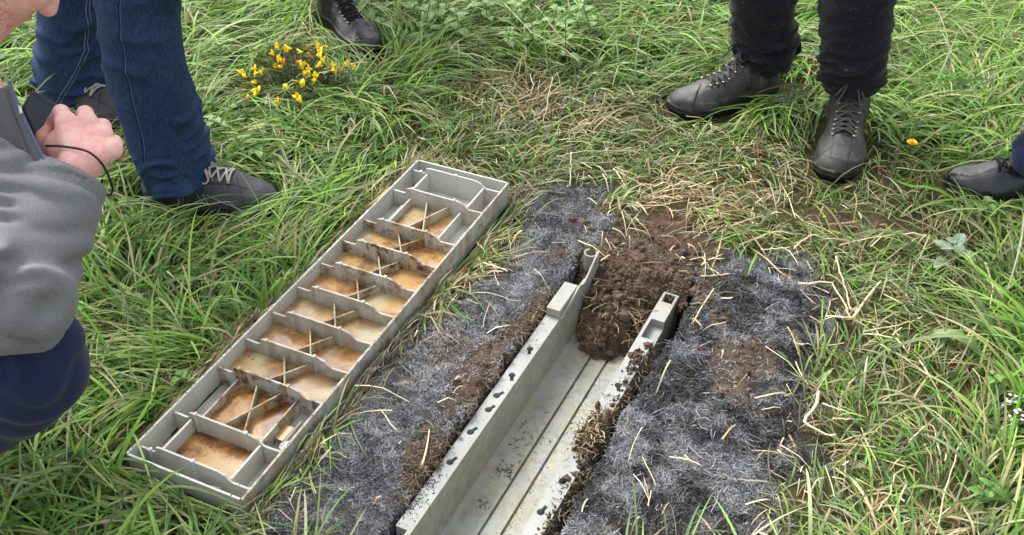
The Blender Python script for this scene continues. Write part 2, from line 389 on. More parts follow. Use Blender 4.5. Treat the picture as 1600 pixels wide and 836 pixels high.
# ------------------------------------------------------------------ cable trough in the trench
def build_trough():
    root = empty('cable_trough', TP(T0, .11, -.15)); tag(root, 'grey plastic cable trough sunk in the burnt trench, keyhole slots along its rims', 'cable trough')
    prof = [(0, 0), (0, -.14), (.006, -.15), (.214, -.15), (.221, -.14), (.221, 0), (.188, 0), (.186, -.092), (.178, -.104), (.1265, -.107), (.1258, -.113), (.1222, -.113), (.1215, -.106),
            (.0915, -.106), (.0908, -.113), (.0872, -.113), (.0865, -.105), (.045, -.104), (.034, -.094), (.030, 0)]
    A = [TP(T0-.0, s, z) for s, z in prof][::-1]; m = MB(); m.slab(A, None, ta*(1.62-T0)); m.A = [.5]*len(m.V)
    # end of the rims is thinner: only the inner wall runs on; cut handled by the flange pieces below
    body = m.build('trough_body', M['trough'], root)
    cut = MB()
    def key(px, py, ang):
        p = G(px, py, 0.); n = 20
        c = [p+np.array([math.cos(q), math.sin(q), 0])*.0068 for q in np.linspace(0, 2*math.pi, n, endpoint=False)]
        cut.slab([q+np.array([0, 0, -.016]) for q in c], None, (0, 0, .06))
        d = np.array([math.cos(ang), math.sin(ang), 0]); e = np.array([-d[1], d[0], 0])
        cut.box(p-e*.0034+np.array([0, 0, -.0155]), d*.016, e*.0068, (0, 0, .0585))
    for i, (px, py) in enumerate([(828, 545), (800, 586), (776, 618), (763, 640), (735, 675), (703, 722)]): key(px, py, [-1.7, -1.6, .6, .7, .75, .75][i])
    for i, (px, py) in enumerate([(1022, 502), (996, 549), (966, 602), (914, 686), (879, 752), (845, 800)]): key(px, py, [-1.6, -1.6, -1.6, .2, .8, .9][i])
    # notch behind the rim at the far end and step at the near end
    zz = np.array([0, 0, -.03])
    cut.box(TP(1.585, -.01, -.16), ta*.1, tb*.0325, (0, 0, .2)); cut.box(TP(.80, -.01, -.03), ta*.095, tb*.0315, (0, 0, .06))
    cut.box(TP(1.50, .194, -.018), ta*.06, tb*.04, (0, 0, .05))
    co = cut.build('cutter', None); mo = body.modifiers.new('cut', 'BOOLEAN'); mo.object = co; mo.solver = 'EXACT'; mo.use_self = True
    bpy.context.view_layer.update(); dg = bpy.context.evaluated_depsgraph_get()
    me = bpy.data.meshes.new_from_object(body.evaluated_get(dg)); body.modifiers.clear(); old = body.data; body.data = me; me.name = 'trough_body'
    bpy.data.objects.remove(co); bpy.data.meshes.remove(old)
    b = body.modifiers.new('bevel', 'BEVEL'); b.width = .0015; b.segments = 2; b.limit_method = 'ANGLE'; b.angle_limit = R(35)
    blk = MB(); blk.box(TP(1.478, .000, .0005), ta*.092, tb*.030, (0, 0, .020), .3); blk.build('raised_block', M['trough'], root, bevel=.002)
    wl = MB(); pr = [(1.478, .003), (1.57, .021), (1.585, .013), (1.60, .011), (1.62, .02), (1.65, .034), (1.672, .04), (1.672, -.10), (1.6215, -.10), (1.6215, .002), (1.478, .001)]
    wl.slab([TP(t, .0305, z) for t, z in pr], None, tb*.0045, .3); wl.build('end_wall', M['trough'], root, bevel=.001)
    # keyed socket lugs at the far ends of the two walls
    def lug(t, s, z, sgn):
        P = []
        for q in np.linspace(0, 2*math.pi, 22): P.append(TP(t+.011*math.cos(q), s+sgn*.011*math.sin(q), z))
        P = P[2:-2] if sgn < 0 else P[:]
        l = MB(); 
        for a_, b_ in zip(P[:-1], P[1:]):
            e = np.asarray(b_)-a_; nrm = np.cross(e, (0, 0, 1)); nrm /= np.linalg.norm(nrm); l.box(a_-e*.05, e*1.1, nrm*.004, (0, 0, -.05), .3)
        l.build('socket_lug', M['trough'], root, bevel=.0006)
    lug(1.664, .018, .036, -1)
    l2 = MB(); l2.box(TP(1.6205, .188, -.10), ta*.03, tb*.006, (0, 0, .10), .3); l2.box(TP(1.6205, .215, -.10), ta*.03, tb*.006, (0, 0, .10), .3)
    l2.box(TP(1.6505, .188, -.10), ta*.005, tb*.033, (0, 0, .098), .3); l2.build('end_socket', M['trough'], root, bevel=.0015)
    ext = MB(); ext.box(TP(1.6205, .036, -.14), ta*.05, tb*.150, (0, 0, .033), .3); ext.build('end_lip', M['trough'], root)
build_trough()

# ------------------------------------------------------------------ lid lying upside down on the grass
def build_lid():
    root = empty('trough_lid', LP(0, 0, 0)); tag(root, 'upturned grey trough lid on the grass, its ribbed cells holding rusty muddy water', 'trough lid')
    th = .0048; zb = ZB+.012; zr = RIM
    m = MB(); m.box(LP(0, 0, zb), la*LL, lb*LW, (0, 0, .005)); m.build('base_plate', M['tray'], root)
    z0 = zb+.005
    def wall(name, P, Q, h, t=th, stain=.2, z1=z0):
        d = Q-P; e = np.cross(d/np.linalg.norm(d), (0, 0, 1)); k = MB(); k.box(P-e*t/2+np.array([0, 0, z1]), d, e*t, (0, 0, h-z1), stain); return k.build(name, M['brace'] if name == 'brace' else M['tray'], root, bevel=.0009)
    wall('long_wall', LP(th/2, th/2), LP(LL-th/2, th/2), zr, stain=.25)
    wall('long_wall', LP(th/2, LW-th/2), LP(LL-th/2, LW-th/2), zr, stain=.7)
    wall('end_wall', LP(th/2, th+.0005), LP(th/2, LW-th-.0005), zr, stain=.1); wall('end_wall', LP(LL-th/2, th+.0005), LP(LL-th/2, LW-th-.0005), zr, stain=.1)
    us = [.030, .118, .243, .328, .414, .5, .586, .672, .757, .887, .978]
    lo, hi = .046, zr+.012; vi0, vi1 = .047, LW-.047
    stain = [.1, .35, .95, .6, .5, .5, .8, 1., .9, .4, .05]
    for k, (u, st) in enumerate(zip(us, stain)):
        h0 = RIM-.007; v0, v1 = th+.0006, LW-th-.0006
        pr = [(v0, z0), (v0, h0), (vi0-.012, h0-.001), (vi0-.007, h0+.003), (vi0-.004, zr+.006), (vi0+.006, zr+.008), (vi1-.022, zr+.007), (vi1-.008, zr+.003), (vi1-.002, h0+.004), (vi1+.006, h0-.001), (v1, h0), (v1, z0)]
        w_ = MB(); w_.slab([LP(u-th/2+.0006, v, z) for v, z in pr][::-1], None, la*(th-.0006), st); o = w_.build('cross_wall', M['tray'], root, bevel=.0007)
        for v in (vi0+.008, vi1-.030) if k not in (0, 10) else (vi0-.02, LW/2, ):
            r = MB(); top = zr+.0095 if v > vi0 else h0+.002
            q = np.linspace(0, 2*math.pi, 10, endpoint=False)
            r.slab([LP(u+.0042*math.cos(a), v+.0036*math.sin(a), z0) for a in q][::-1], None, (0, 0, top-z0), st*.8); r.build('rib', M['tray'], o, smooth=False)
    # side walls of the end boxes
    for (u0, u1) in ((us[0], us[1]), (us[9], us[10])):
        for v in (vi0, vi1): wall('box_wall', LP(u0+th/2+.001, v), LP(u1-th/2-.001, v), RIM-.005, stain=.15)
    # side ribs of the wide cells
    for (u0, u1, st) in ((us[1], us[2], .9), (us[8], us[9], .25)):
        for v in (.052, LW-.058):
            s_ = u0+.010; wall('side_rib', LP(s_, v), LP(u1-th/2-.001, v), ZB+.052, .004, st)
        wall('side_rib', LP(u0+.03 if u0 < .3 else u0+.05, .034 if u0 > .3 else LW-.034), LP(u1-.03 if u0 < .3 else u1-.012, .034 if u0 > .3 else LW-.034), ZB+.034, .003, st*.5)
        cu = MB(); c = LP(u0+.035, LW-.026 if u0 < .3 else .026); q = np.linspace(0, 2*math.pi, 16, endpoint=False)
        cu.slab([c+np.array([.012*math.cos(a), .012*math.sin(a), z0]) for a in q], None, (0, 0, .016), .2); cu.build('boss', M['tray'], root, bevel=.001)
    # cross braces
    for k in range(1, 9):
        u0, u1 = us[k]+th/2, us[k+1]-th/2; st = [0, 1, .8, .8, .9, .9, 1, 1, .6][k]
        vc = LW*.5+.002; hh = ZB+(.056 if k in (1, 8) else .054)
        wall('brace', LP(u0+.001, vc-.027), LP(u1-.001, vc+.027), hh, .0035, st)
        wall('brace', LP(u0+.001, vc+.027), LP(u1-.001, vc-.027), hh-.0012, .0033, st*.8)
    # muddy water: one pool per cell
    P = MB(); wz = ZB+.0350
    cells = [(us[0]+.002, us[1]-.002, vi0+.002, vi1-.002, .0)]+[(us[1]+.002, us[2]-.002, .054, LW-.060, .0)]
    cells += [(us[k]+.002, us[k+1]-.002, th, LW-th, [0, 0, .25, .1, .35, .15, .1, .1][k]) for k in range(2, 8)]+[(us[8]+.002, us[9]-.002, .054, LW-.060, .2), (us[1]+.04, us[1]+.075, LW-.054, LW-.036, 0)]
    V = []; Fc = []; A = []
    for (a, b, c, d, st) in cells:
        nu, nv = 12, 20; base = len(V); wl_ = wz+random.uniform(-.002, .003)
        for i in range(nu+1):
            for j in range(nv+1):
                u = a+(b-a)*i/nu; v = c+(d-c)*j/nv; V.append(LP(u, v, wl_)); g_ = fbm(np.array([u*20]), np.array([v*20]), seed=31)[0]
                A.append(float(np.clip(st*2.2*g_+(max(0, (g_-.55))*4 if st > 0 else 0), 0, 1)))
        for i in range(nu):
            for j in range(nv): q = base+i*(nv+1)+j; Fc.append((q, q+nv+1, q+nv+2, q+1))
    o = put('muddy_water', V, Fc, M['water'], None, LP(0, 0, 0), attr={'stain': A}); tag(o, 'orange brown muddy water pooled in the cells of the upturned lid', 'muddy water', kind='stuff')
build_lid()

# ------------------------------------------------------------------ soil heap inside the far end of the trough
def heap():
    n1, n2 = 230, 150; tt = np.linspace(1.47, 1.74, n1); ss = np.linspace(.0, .235, n2); T, Sx = np.meshgrid(tt, ss, indexing='ij')
    x = ta[0]*T+tb[0]*(TS+Sx); y = ta[1]*T+tb[1]*(TS+Sx)
    edge = 1.525+.02*np.sin(Sx*40+1)+(fbm(x*30, y*30, seed=41)-.5)*.03+.03*np.abs((Sx-.1)/.1)**2*0
    r = T-edge; z = -.125+.092*(1-np.exp(-np.maximum(r, 0)/.042))+.018*np.exp(-((T-1.59)/.05)**2-((Sx-.11)/.06)**2)
    z = z+(fbm(x*40, y*40, seed=42, o=5)-.5)*.06+(fbm(x*120, y*120, seed=43, o=3)-.5)*.016
    z = np.where(r < 0, -.13, z); ins = sstep(1.60, 1.70, T); z = z*(1-ins)+(.012+(fbm(x*40, y*40, seed=42)-.5)*.03)*ins
    side = np.minimum(Sx-.034, .187-Sx); z = np.where((side < .001) & (T < 1.625), np.minimum(z, -.03), z)
    z = np.where((T > 1.72), z-.02, z)
    V = np.stack([x, y, z], -1).reshape(-1, 3)
    ok = ~((side < -.001) & (T < 1.625)); i = np.arange(n1*n2).reshape(n1, n2)
    keep = ok[:-1, :-1] & ok[1:, 1:] & (r[:-1, :-1] > -.01)
    f = np.stack([i[:-1, :-1], i[1:, :-1], i[1:, 1:], i[:-1, 1:]], -1)[keep]
    m = [V]; Fs = [f]; base = len(V)
    # loose clods on and around the heap
    ph = (1+5**.5)/2; IV = np.array([(-1, ph, 0), (1, ph, 0), (-1, -ph, 0), (1, -ph, 0), (0, -1, ph), (0, 1, ph), (0, -1, -ph), (0, 1, -ph), (ph, 0, -1), (ph, 0, 1), (-ph, 0, -1), (-ph, 0, 1)])/1.9
    IF = [(0, 11, 5), (0, 5, 1), (0, 1, 7), (0, 7, 10), (0, 10, 11), (1, 5, 9), (5, 11, 4), (11, 10, 2), (10, 7, 6), (7, 1, 8), (3, 9, 4), (3, 4, 2), (3, 2, 6), (3, 6, 8), (3, 8, 9), (4, 9, 5), (2, 4, 11), (6, 2, 10), (8, 6, 7), (9, 8, 1)]
    tri = []
    flat = V.reshape(n1, n2, 3)
    for k in range(4600):
        if k < 4000:
            a = rng.integers(0, n1); b = rng.integers(0, n2)
            if not (ok[a, b] and r[a, b] > -.01): continue
            p = flat[a, b]; sz = rng.choice([.0018, .003, .005, .009], p=[.45, .35, .16, .04])
        else:
            q = TP(rng.uniform(1.60, 1.80), rng.uniform(-.08, .34)); p = np.array([q[0], q[1], float(H(q[0], q[1]))]); sz = rng.choice([.002, .004, .008, .013], p=[.5, .3, .16, .04])
            if p[2] < -.05: continue
        tri.append((p, sz))
    for k in range(860):
        if k < 400: q = TP(rng.normal(1.215, .026), .208+rng.normal(0, .010), rng.uniform(.0, .010))
        elif k < 460: q = TP(rng.normal(1.43, .014), .208+rng.normal(0, .006), rng.uniform(0, .003))
        elif k < 760: q = TP(rng.uniform(.92, 1.5), .217+rng.normal(0, .004), rng.uniform(-.004, .001))
        else: q = TP(rng.uniform(.95, 1.5), -.012+rng.normal(0, .008), .008)
        tri.append((q, rng.choice([.0018, .003, .005, .008], p=[.45, .35, .15, .05])))
    sp_ = rng.uniform((-.7, .9), (1.5, 3.2), (26000, 2)); sp_ = sp_[(soilf(sp_[:, 0], sp_[:, 1]) > .5) & (lidd(sp_[:, 0], sp_[:, 1]) > .01)][:2600]; sh = H(sp_[:, 0], sp_[:, 1])
    for (a_, b_), h_ in zip(sp_, sh):
        if h_ > -.03: tri.append((np.array([a_, b_, h_]), rng.choice([.002, .0035, .006, .011], p=[.5, .32, .14, .04])))
    for k in range(26):
        p = flat[rng.integers(20, 150), rng.integers(40, 105)]; 
        if p[2] > -.12: tri.append((p+np.array([0, 0, -.002]), rng.uniform(.008, .017)))
    TV = []; TF = []
    for p, sz in tri:
        b0 = base+len(TV)*12; TV.append(p+IV*sz*rng.uniform(.6, 1.25, (12, 1))*rng.uniform(.7, 1.2, 3)); TF += [(a+b0, b+b0, c+b0) for a, b, c in IF]
    V = np.concatenate([V]+TV); faces = [tuple(q) for q in f.tolist()]+TF
    tag(put('soil_heap', V, faces, M['soil'], None, TP(1.55, .1), smooth=False), 'crumbly brown soil fallen into the far end of the grey trough', 'soil', kind='stuff')
    return x, y, z
heap()

# ------------------------------------------------------------------ people
def loft(path, rx, ry, ref=(1, 0, 0), n=72, m=110, folds=None, inner=True, seed=0):
    """cloth tube along path; radii along ref / across; folds(u, th) -> radial offset"""
    P = curve(path, m); u_ = np.linspace(0, 1, m); k = np.linspace(0, 1, len(rx)); a = np.interp(u_, k, rx); b = np.interp(u_, k, ry)
    T = np.gradient(P, axis=0); T /= np.linalg.norm(T, axis=1)[:, None]; th = np.linspace(0, 2*math.pi, n, endpoint=False); V = []
    for i in range(m):
        e1 = np.array(ref, float); e1 -= T[i]*(e1@T[i]); e1 /= np.linalg.norm(e1); e2 = np.cross(T[i], e1)
        d = folds(u_[i], th) if folds else 0
        V.append(P[i]+((a[i]+d)*np.cos(th))[:, None]*e1+((b[i]+d)*np.sin(th))[:, None]*e2)
    if inner:
        c = P[-1]; V.append(c+(V[-1]-c)*.97-T[-1]*.0005); V.append(c+(V[-2]-c)*.93-T[-1]*.05)
    V = np.array(V); mm = len(V); i = np.arange(mm*n).reshape(mm, n); j = np.roll(i, -1, axis=1)
    f = np.stack([i[:-1], j[:-1], j[1:], i[1:]], -1).reshape(-1, 4)
    return V.reshape(-1, 3), f, V
def folder(amp, hem_amp, seed, hem=.72, freq=9):
    def f(u, th):
        c, s = np.cos(th), np.sin(th); uu = np.full_like(th, u); o = 0
        for j, (tl, fq, am) in enumerate(((.55, .55, 1.), (-.45, .8, .8), (.2, 1.25, .5))):
            ph = uu*freq*fq+tl*(c*math.cos(j+seed)+s*math.sin(j+seed))+1.5*noise(c*.9+seed, s*.9, uu*freq*.35, seed+j)
            mk = sstep(.40, .68, noise(c*1.1+j*5+seed, s*1.1, uu*freq*.55, seed+20+j))
            o = o+am*(np.clip(np.sin(2*math.pi*ph), -.25, 1)**2*np.sign(np.sin(2*math.pi*ph)+.25)-.2)*mk
        lo = noise(c*.8+seed, s*.8, uu*freq*.25, seed+40)-.5; hm = sstep(hem-.22, 1, u)
        return amp*(o+1.2*lo)+hem_amp*hm*(o*.8+.5*(noise(c*1.6+3, s*1.6, uu*freq*1.2, seed+50)-.5))
    return f
def boot_parts(kind):
    """upper, sole, laces, eyelets in a frame x = toe, y = side, z = up (heel at 0)"""
    L = .305 if kind != 'shoe' else .300; out = {}
    high = kind in ('hiker', 'work')
    def f(P):
        x, y, z = P[..., 0], P[..., 1], P[..., 2]
        side = .006*np.sin(np.clip(x/L, 0, 1)*math.pi)          # slight banana shape
        Q = P.copy(); Q[..., 1] = y-side
        d = ell(Q, (.055, 0, .045), (.058, .037, .05))
        d = smin(d, seg(Q*np.array([1, 1, 1.]), (.05, 0, .04), (.20, 0, .035), .038, .045), .02)
        d = smin(d, ell(Q, (.225, .002, .028), (.083, .055, .038 if high else .036)), .03)
        d = smin(d, seg(Q, (.085, 0, .085), (.20, 0, .045), .036, .034), .022)
        if high:
            d = smin(d, seg(Q, (.062, 0, .07), (.060, 0, .165), .043, .047), .028)
            d = smin(d, seg(Q, (.075, 0, .125), (.125, 0, .085), .036, .034), .02)
        else:
            d = smin(d, seg(Q, (.055, 0, .05), (.055, 0, .085), .040, .038), .02)
        if high: d = d-.0022*sstep(.050, .046, z-.35*np.maximum(x-.26, 0))*sstep(.02, .03, z)-.0024*sstep(.228, .231, x-.9*np.abs(y-.004))-.0022*sstep(.004, .0, np.abs(z-.085)-.022+.9*np.maximum(x-.10, 0))*sstep(.085, .08, x)
        d = smax(d, .018-z, .006); d = smax(d, z-(.195 if high else .098)-.25*np.maximum(.06-x, 0)*(0 if high else 1), .008)
        # panel seams and a padded collar
        d = d+(.0014 if high else .0010)*np.exp(-((np.abs(y-.004)-.030+.10*(x-.16))/.0022)**2)*sstep(.05, .06, z)*(x > .07)*(x < .225)
        d = d+.0018*np.exp(-((x-.105-.35*(z-.04))/.0022)**2)*(z < .11)
        if high:
            d = d-.004*np.exp(-((z-.165)/.012)**2)+.003*np.exp(-((z-.143)/.004)**2)
            d = d+.001*np.sin(z*160)*sstep(.1, .13, z)*sstep(.09, .12, x)
        d = d+(fbm(x*28, y*28, z*28, 3, 3)-.5)*.0045
        # tongue opening hollow
        d = smax(d, -ell(P, (.058, 0, .215 if high else .115), (.036, .032, .05 if high else .035)), .006)
        return d
    V, q = surfnet(f, (-.03, -.07, .005), (.325, .07, .21 if high else .12), .0025)
    x, y, z = V.T; pan = np.full(len(V), .5); ya = np.abs(y-.004)
    if high:
        pan = np.where(x-.9*ya > .228, .85, pan); pan = np.where((z-.35*np.maximum(x-.26, 0) < .047), .22, pan)
        pan = np.where((np.abs(z-.085) < .022-.9*np.maximum(x-.10, 0)) & (x < .085), .8, pan); pan = np.where(z > .148, .2, pan); pan = np.where((ya < .0185) & (x > .09) & (x < .222) & (z > .05), .12, pan)
        for dd in (x-.9*ya-.228, z-.35*np.maximum(x-.26, 0)-.047, ya-.0205-40*np.maximum(0, .09-x), x-.105-.35*(z-.04)): pan = np.where(np.abs(dd) < .0016, .02, pan)
    else:
        pan = np.where((ya < .016) & (x > .07) & (x < .215) & (z > .04), .2, pan)
        for dd in (ya-.030+.10*(x-.16), x-.22-.5*ya): pan = np.where((np.abs(dd) < .0016) & (x > .06) & (z > .03), .1, pan)
        pan = np.where(x > .285-.012, .3, pan)
    out['upper'] = (V, q); out['pan'] = pan
    # sole outline
    n = 72; pts = []
    xs = np.array([-.006, .004, .03, .08, .13, .18, .23, .27, .298, .312]); hw = np.array([0, .024, .038, .038, .040, .048, .055, .049, .030, 0])
    t = np.linspace(0, 1, 60); xx = -.006+.318*(.5-.5*np.cos(t*math.pi)); w_ = np.interp(xx, xs, hw); sd = .006*np.sin(np.clip(xx/L, 0, 1)*math.pi)
    w_ = np.maximum(w_, np.sqrt(np.maximum(0, 1-((xx-.153)/.159)**2))*.022)*(np.abs(t-.5) < .4999)
    ring = [(x_, s_+w) for x_, w, s_ in zip(xx, w_, sd)]+[(x_, s_-w) for x_, w, s_ in list(zip(xx, w_, sd))[::-1][1:-1]]
    ring = np.array(ring); c = np.array([.15, .004]); k = len(ring)
    lug = np.array([1 if (i//2) % 2 else .955 for i in range(k)])
    levels = [(-.006, .95, 1), (-.002, 1.0, 1), (.007, 1.015, 1), (.0085, 1.01, 0), (.0095, 1.04, 0), (.0175, 1.045, 0), (.0185, 1.03, 0), (.0195, 1.03, 0), (.0205, 1.05, 0), (.027, 1.04, 0), (.029, .97, 0)] if high else [(.0, .95, 1), (.004, 1, 0), (.012, 1.01, 0), (.020, 1.0, 0), (.0215, .97, 0)]
    SV = []
    for z, s_, lg in levels:
        r = c+(ring-c)*s_*(lug[:, None] if lg else 1); up = .012*np.clip((ring[:, 0]-.24)/.07, 0, 1)**2
        SV += [(a, b, z+u) for (a, b), u in zip(r, up)]
    SF = [tuple(range(k))]+[(l*k+i, l*k+(i+1) % k, (l+1)*k+(i+1) % k, (l+1)*k+i)[::-1] for l in range(len(levels)-1) for i in range(k)]+[tuple(range((len(levels)-1)*k, len(levels)*k))[::-1]]
    out['sole'] = (SV, SF)
    tree = BVHTree.FromPolygons([Vector(v) for v in V], [tuple(a) for a in q.tolist()])
    def surf(x, y, lift=.0022):
        # from outside towards the instep line
        z_ = .30; h = tree.ray_cast(Vector((x, y, .3)), Vector((0, 0, -1)))
        return (np.array(h[0])+np.array(h[1])*lift) if h[0] is not None else None
    lace = MB(); eyes = []; rows = (np.linspace(.212, .128, 6) if high else np.linspace(.208, .130, 5)); prev = None
    lr = .0027 if high else .0027
    def over(a, b, r, hgt=.003):
        P = []
        for u in np.linspace(0, 1, 9):
            p = a+(b-a)*u; s_ = surf(p[0], p[1]); p = s_.copy() if s_ is not None else p
            p[2] = max(p[2], (a+(b-a)*u)[2]-.004)+hgt*math.sin(u*math.pi); P.append(p)
        lace.tube(P, r, 6)
    pr = []
    for i, x in enumerate(rows):
        hw_ = (.0225+.003*math.cos(i)) if not high else .023
        a = surf(x, .004+hw_); b = surf(x, .004-hw_)
        if a is None or b is None: continue
        pr.append((a, b))
    if high:
        for z in (.135, .158):
            for s_ in (1,):
                h1 = tree.ray_cast(Vector((.3, .024, z)), Vector((-1, 0, 0))); h2 = tree.ray_cast(Vector((.3, -.020, z)), Vector((-1, 0, 0)))
                if h1[0] and h2[0]: pr.append((np.array(h1[0])+np.array(h1[1])*.002, np.array(h2[0])+np.array(h2[1])*.002))
    for i, (a, b) in enumerate(pr):
        for p in (a, b):
            q_ = np.linspace(0, 2*math.pi, 9); eye = MB(); eyes.append(eye)
            eye.tube([p+np.array([.0030*math.cos(t_), .0030*math.sin(t_), .0012]) for t_ in q_], .0019 if high else .0014, 5)
        if i:
            pa, pb = pr[i-1]; 
            if i < len(pr)-(2 if high else 0): over(pa, b, lr); over(pb, a, lr, .0045)
            else:
                for s_, e_ in ((pa, b), (pb, a)):
                    lace.tube([s_+(e_-s_)*u+np.array([.006, 0, .003])*math.sin(u*math.pi) for u in np.linspace(0, 1, 8)], lr, 6)
        elif not high: over(a, b, lr)
    a, b = pr[-1]; cc = (a+b)/2+np.array([.006, 0, .004])
    for sg in (1, -1):                     # bow loops and loose ends
        lace.tube(curve([cc, cc+(.018, sg*.016, .004), cc+(.030, sg*.030, -.014), cc+(.018, sg*.034, -.022), cc+(.006, sg*.016, -.006), cc], 22), lr*.9, 6)
        lace.tube(curve([cc, cc+(.016, sg*.010, .006), cc+(.036, sg*.022, -.020), cc+(.044, sg*.030, -.038)], 14), lr*.9, 6)
    lace.tube([cc+(0, -.005, 0), cc+(.003, 0, .003), cc+(0, .005, 0)], lr*1.7, 6)
    out['lace'] = (lace.V, lace.F); out['eyelet'] = [(e.V, e.F) for e in eyes]
    if kind == 'hiker':
        d = MB(); 
        for s_ in (1,):
            h = tree.ray_cast(Vector((.022, s_*.2, .118)), Vector((0, -s_, 0))); p = np.array(h[0]); d.box(p+(-.010, -.001, -.004), (.020, 0, 0), (0, .002, 0), (0, 0, .007))
        out['tag'] = (d.V, d.F)
    if kind == 'shoe':
        out['trim'] = []
        for s_ in (1, -1):
            for x0, x1, z0, z1, r in ((.098, .112, .026, .066, .0011), (.088, .100, .026, .070, .0022), (.150, .135, .028, .060, .0009), (.165, .150, .028, .056, .0009), (.16, .215, .055, .038, .0009), (.215, .235, .038, .026, .0009)):
                P = []
                for u in np.linspace(0, 1, 9):
                    x, z = x0+(x1-x0)*u, z0+(z1-z0)*u; h = tree.ray_cast(Vector((x, s_*.2, z)), Vector((0, -s_, 0)))
                    if h[0]: P.append(np.array(h[0])+np.array(h[1])*.0004)
                if len(P) > 2: d = MB(); d.tube(P, r, 5); out['trim'].append((d.V, d.F))
    return out
BP = {k: boot_parts(k) for k in ('hiker', 'work', 'shoe')}
footprints = []
def boot(parent, heel, toe, kind, mats, pitch=0., lift=0., label=None, roll=0., scale=1.):
    """heel, toe: ground points; the boot stands between them"""
    heel = np.asarray(heel, float); toe = np.asarray(toe, float); d = toe-heel; lift = lift+max(0., float(np.mean(H0(np.array([heel[0], toe[0]]), np.array([heel[1], toe[1]])))))+.003; yaw = math.atan2(d[1], d[0])
    Mx = Matrix.Translation(Vector((heel[0], heel[1], lift))) @ Matrix.Rotation(yaw, 4, 'Z') @ Matrix.Rotation(-pitch, 4, 'Y') @ Matrix.Rotation(roll, 4, 'X') @ Matrix.Scale(scale, 4)
    A = np.array(Mx); tr = lambda V: np.asarray(V)@A[:3, :3].T+A[:3, 3]
    nm = 'shoe' if kind == 'shoe' else 'boot'
    b = put(nm, tr(BP[kind]['upper'][0]), BP[kind]['upper'][1], mats[0], parent, attr={'stain': BP[kind]['pan']})
    put('sole', tr(BP[kind]['sole'][0]), BP[kind]['sole'][1], mats[1], b)
    put('lace', tr(BP[kind]['lace'][0]), BP[kind]['lace'][1], mats[2], b)
    for ev, ef in BP[kind]['eyelet']: put('eyelet', tr(ev), ef, mats[3], b, smooth=True)
    for k in ('tag', 'trim'):
        for ev, ef in ([BP[kind][k]] if k == 'tag' else BP[kind][k]) if k in BP[kind] and mats[0] is not M['shiny'] else []: put('label_tag' if k == 'tag' else 'seam', tr(ev), ef, M['ochre'] if k == 'tag' else M['stitch'], b)
    footprints.append((tr([(.03, 0, 0)])[0], tr([(.26, 0, 0)])[0], .05))
    if label: b['label'] = label
    return b, tr
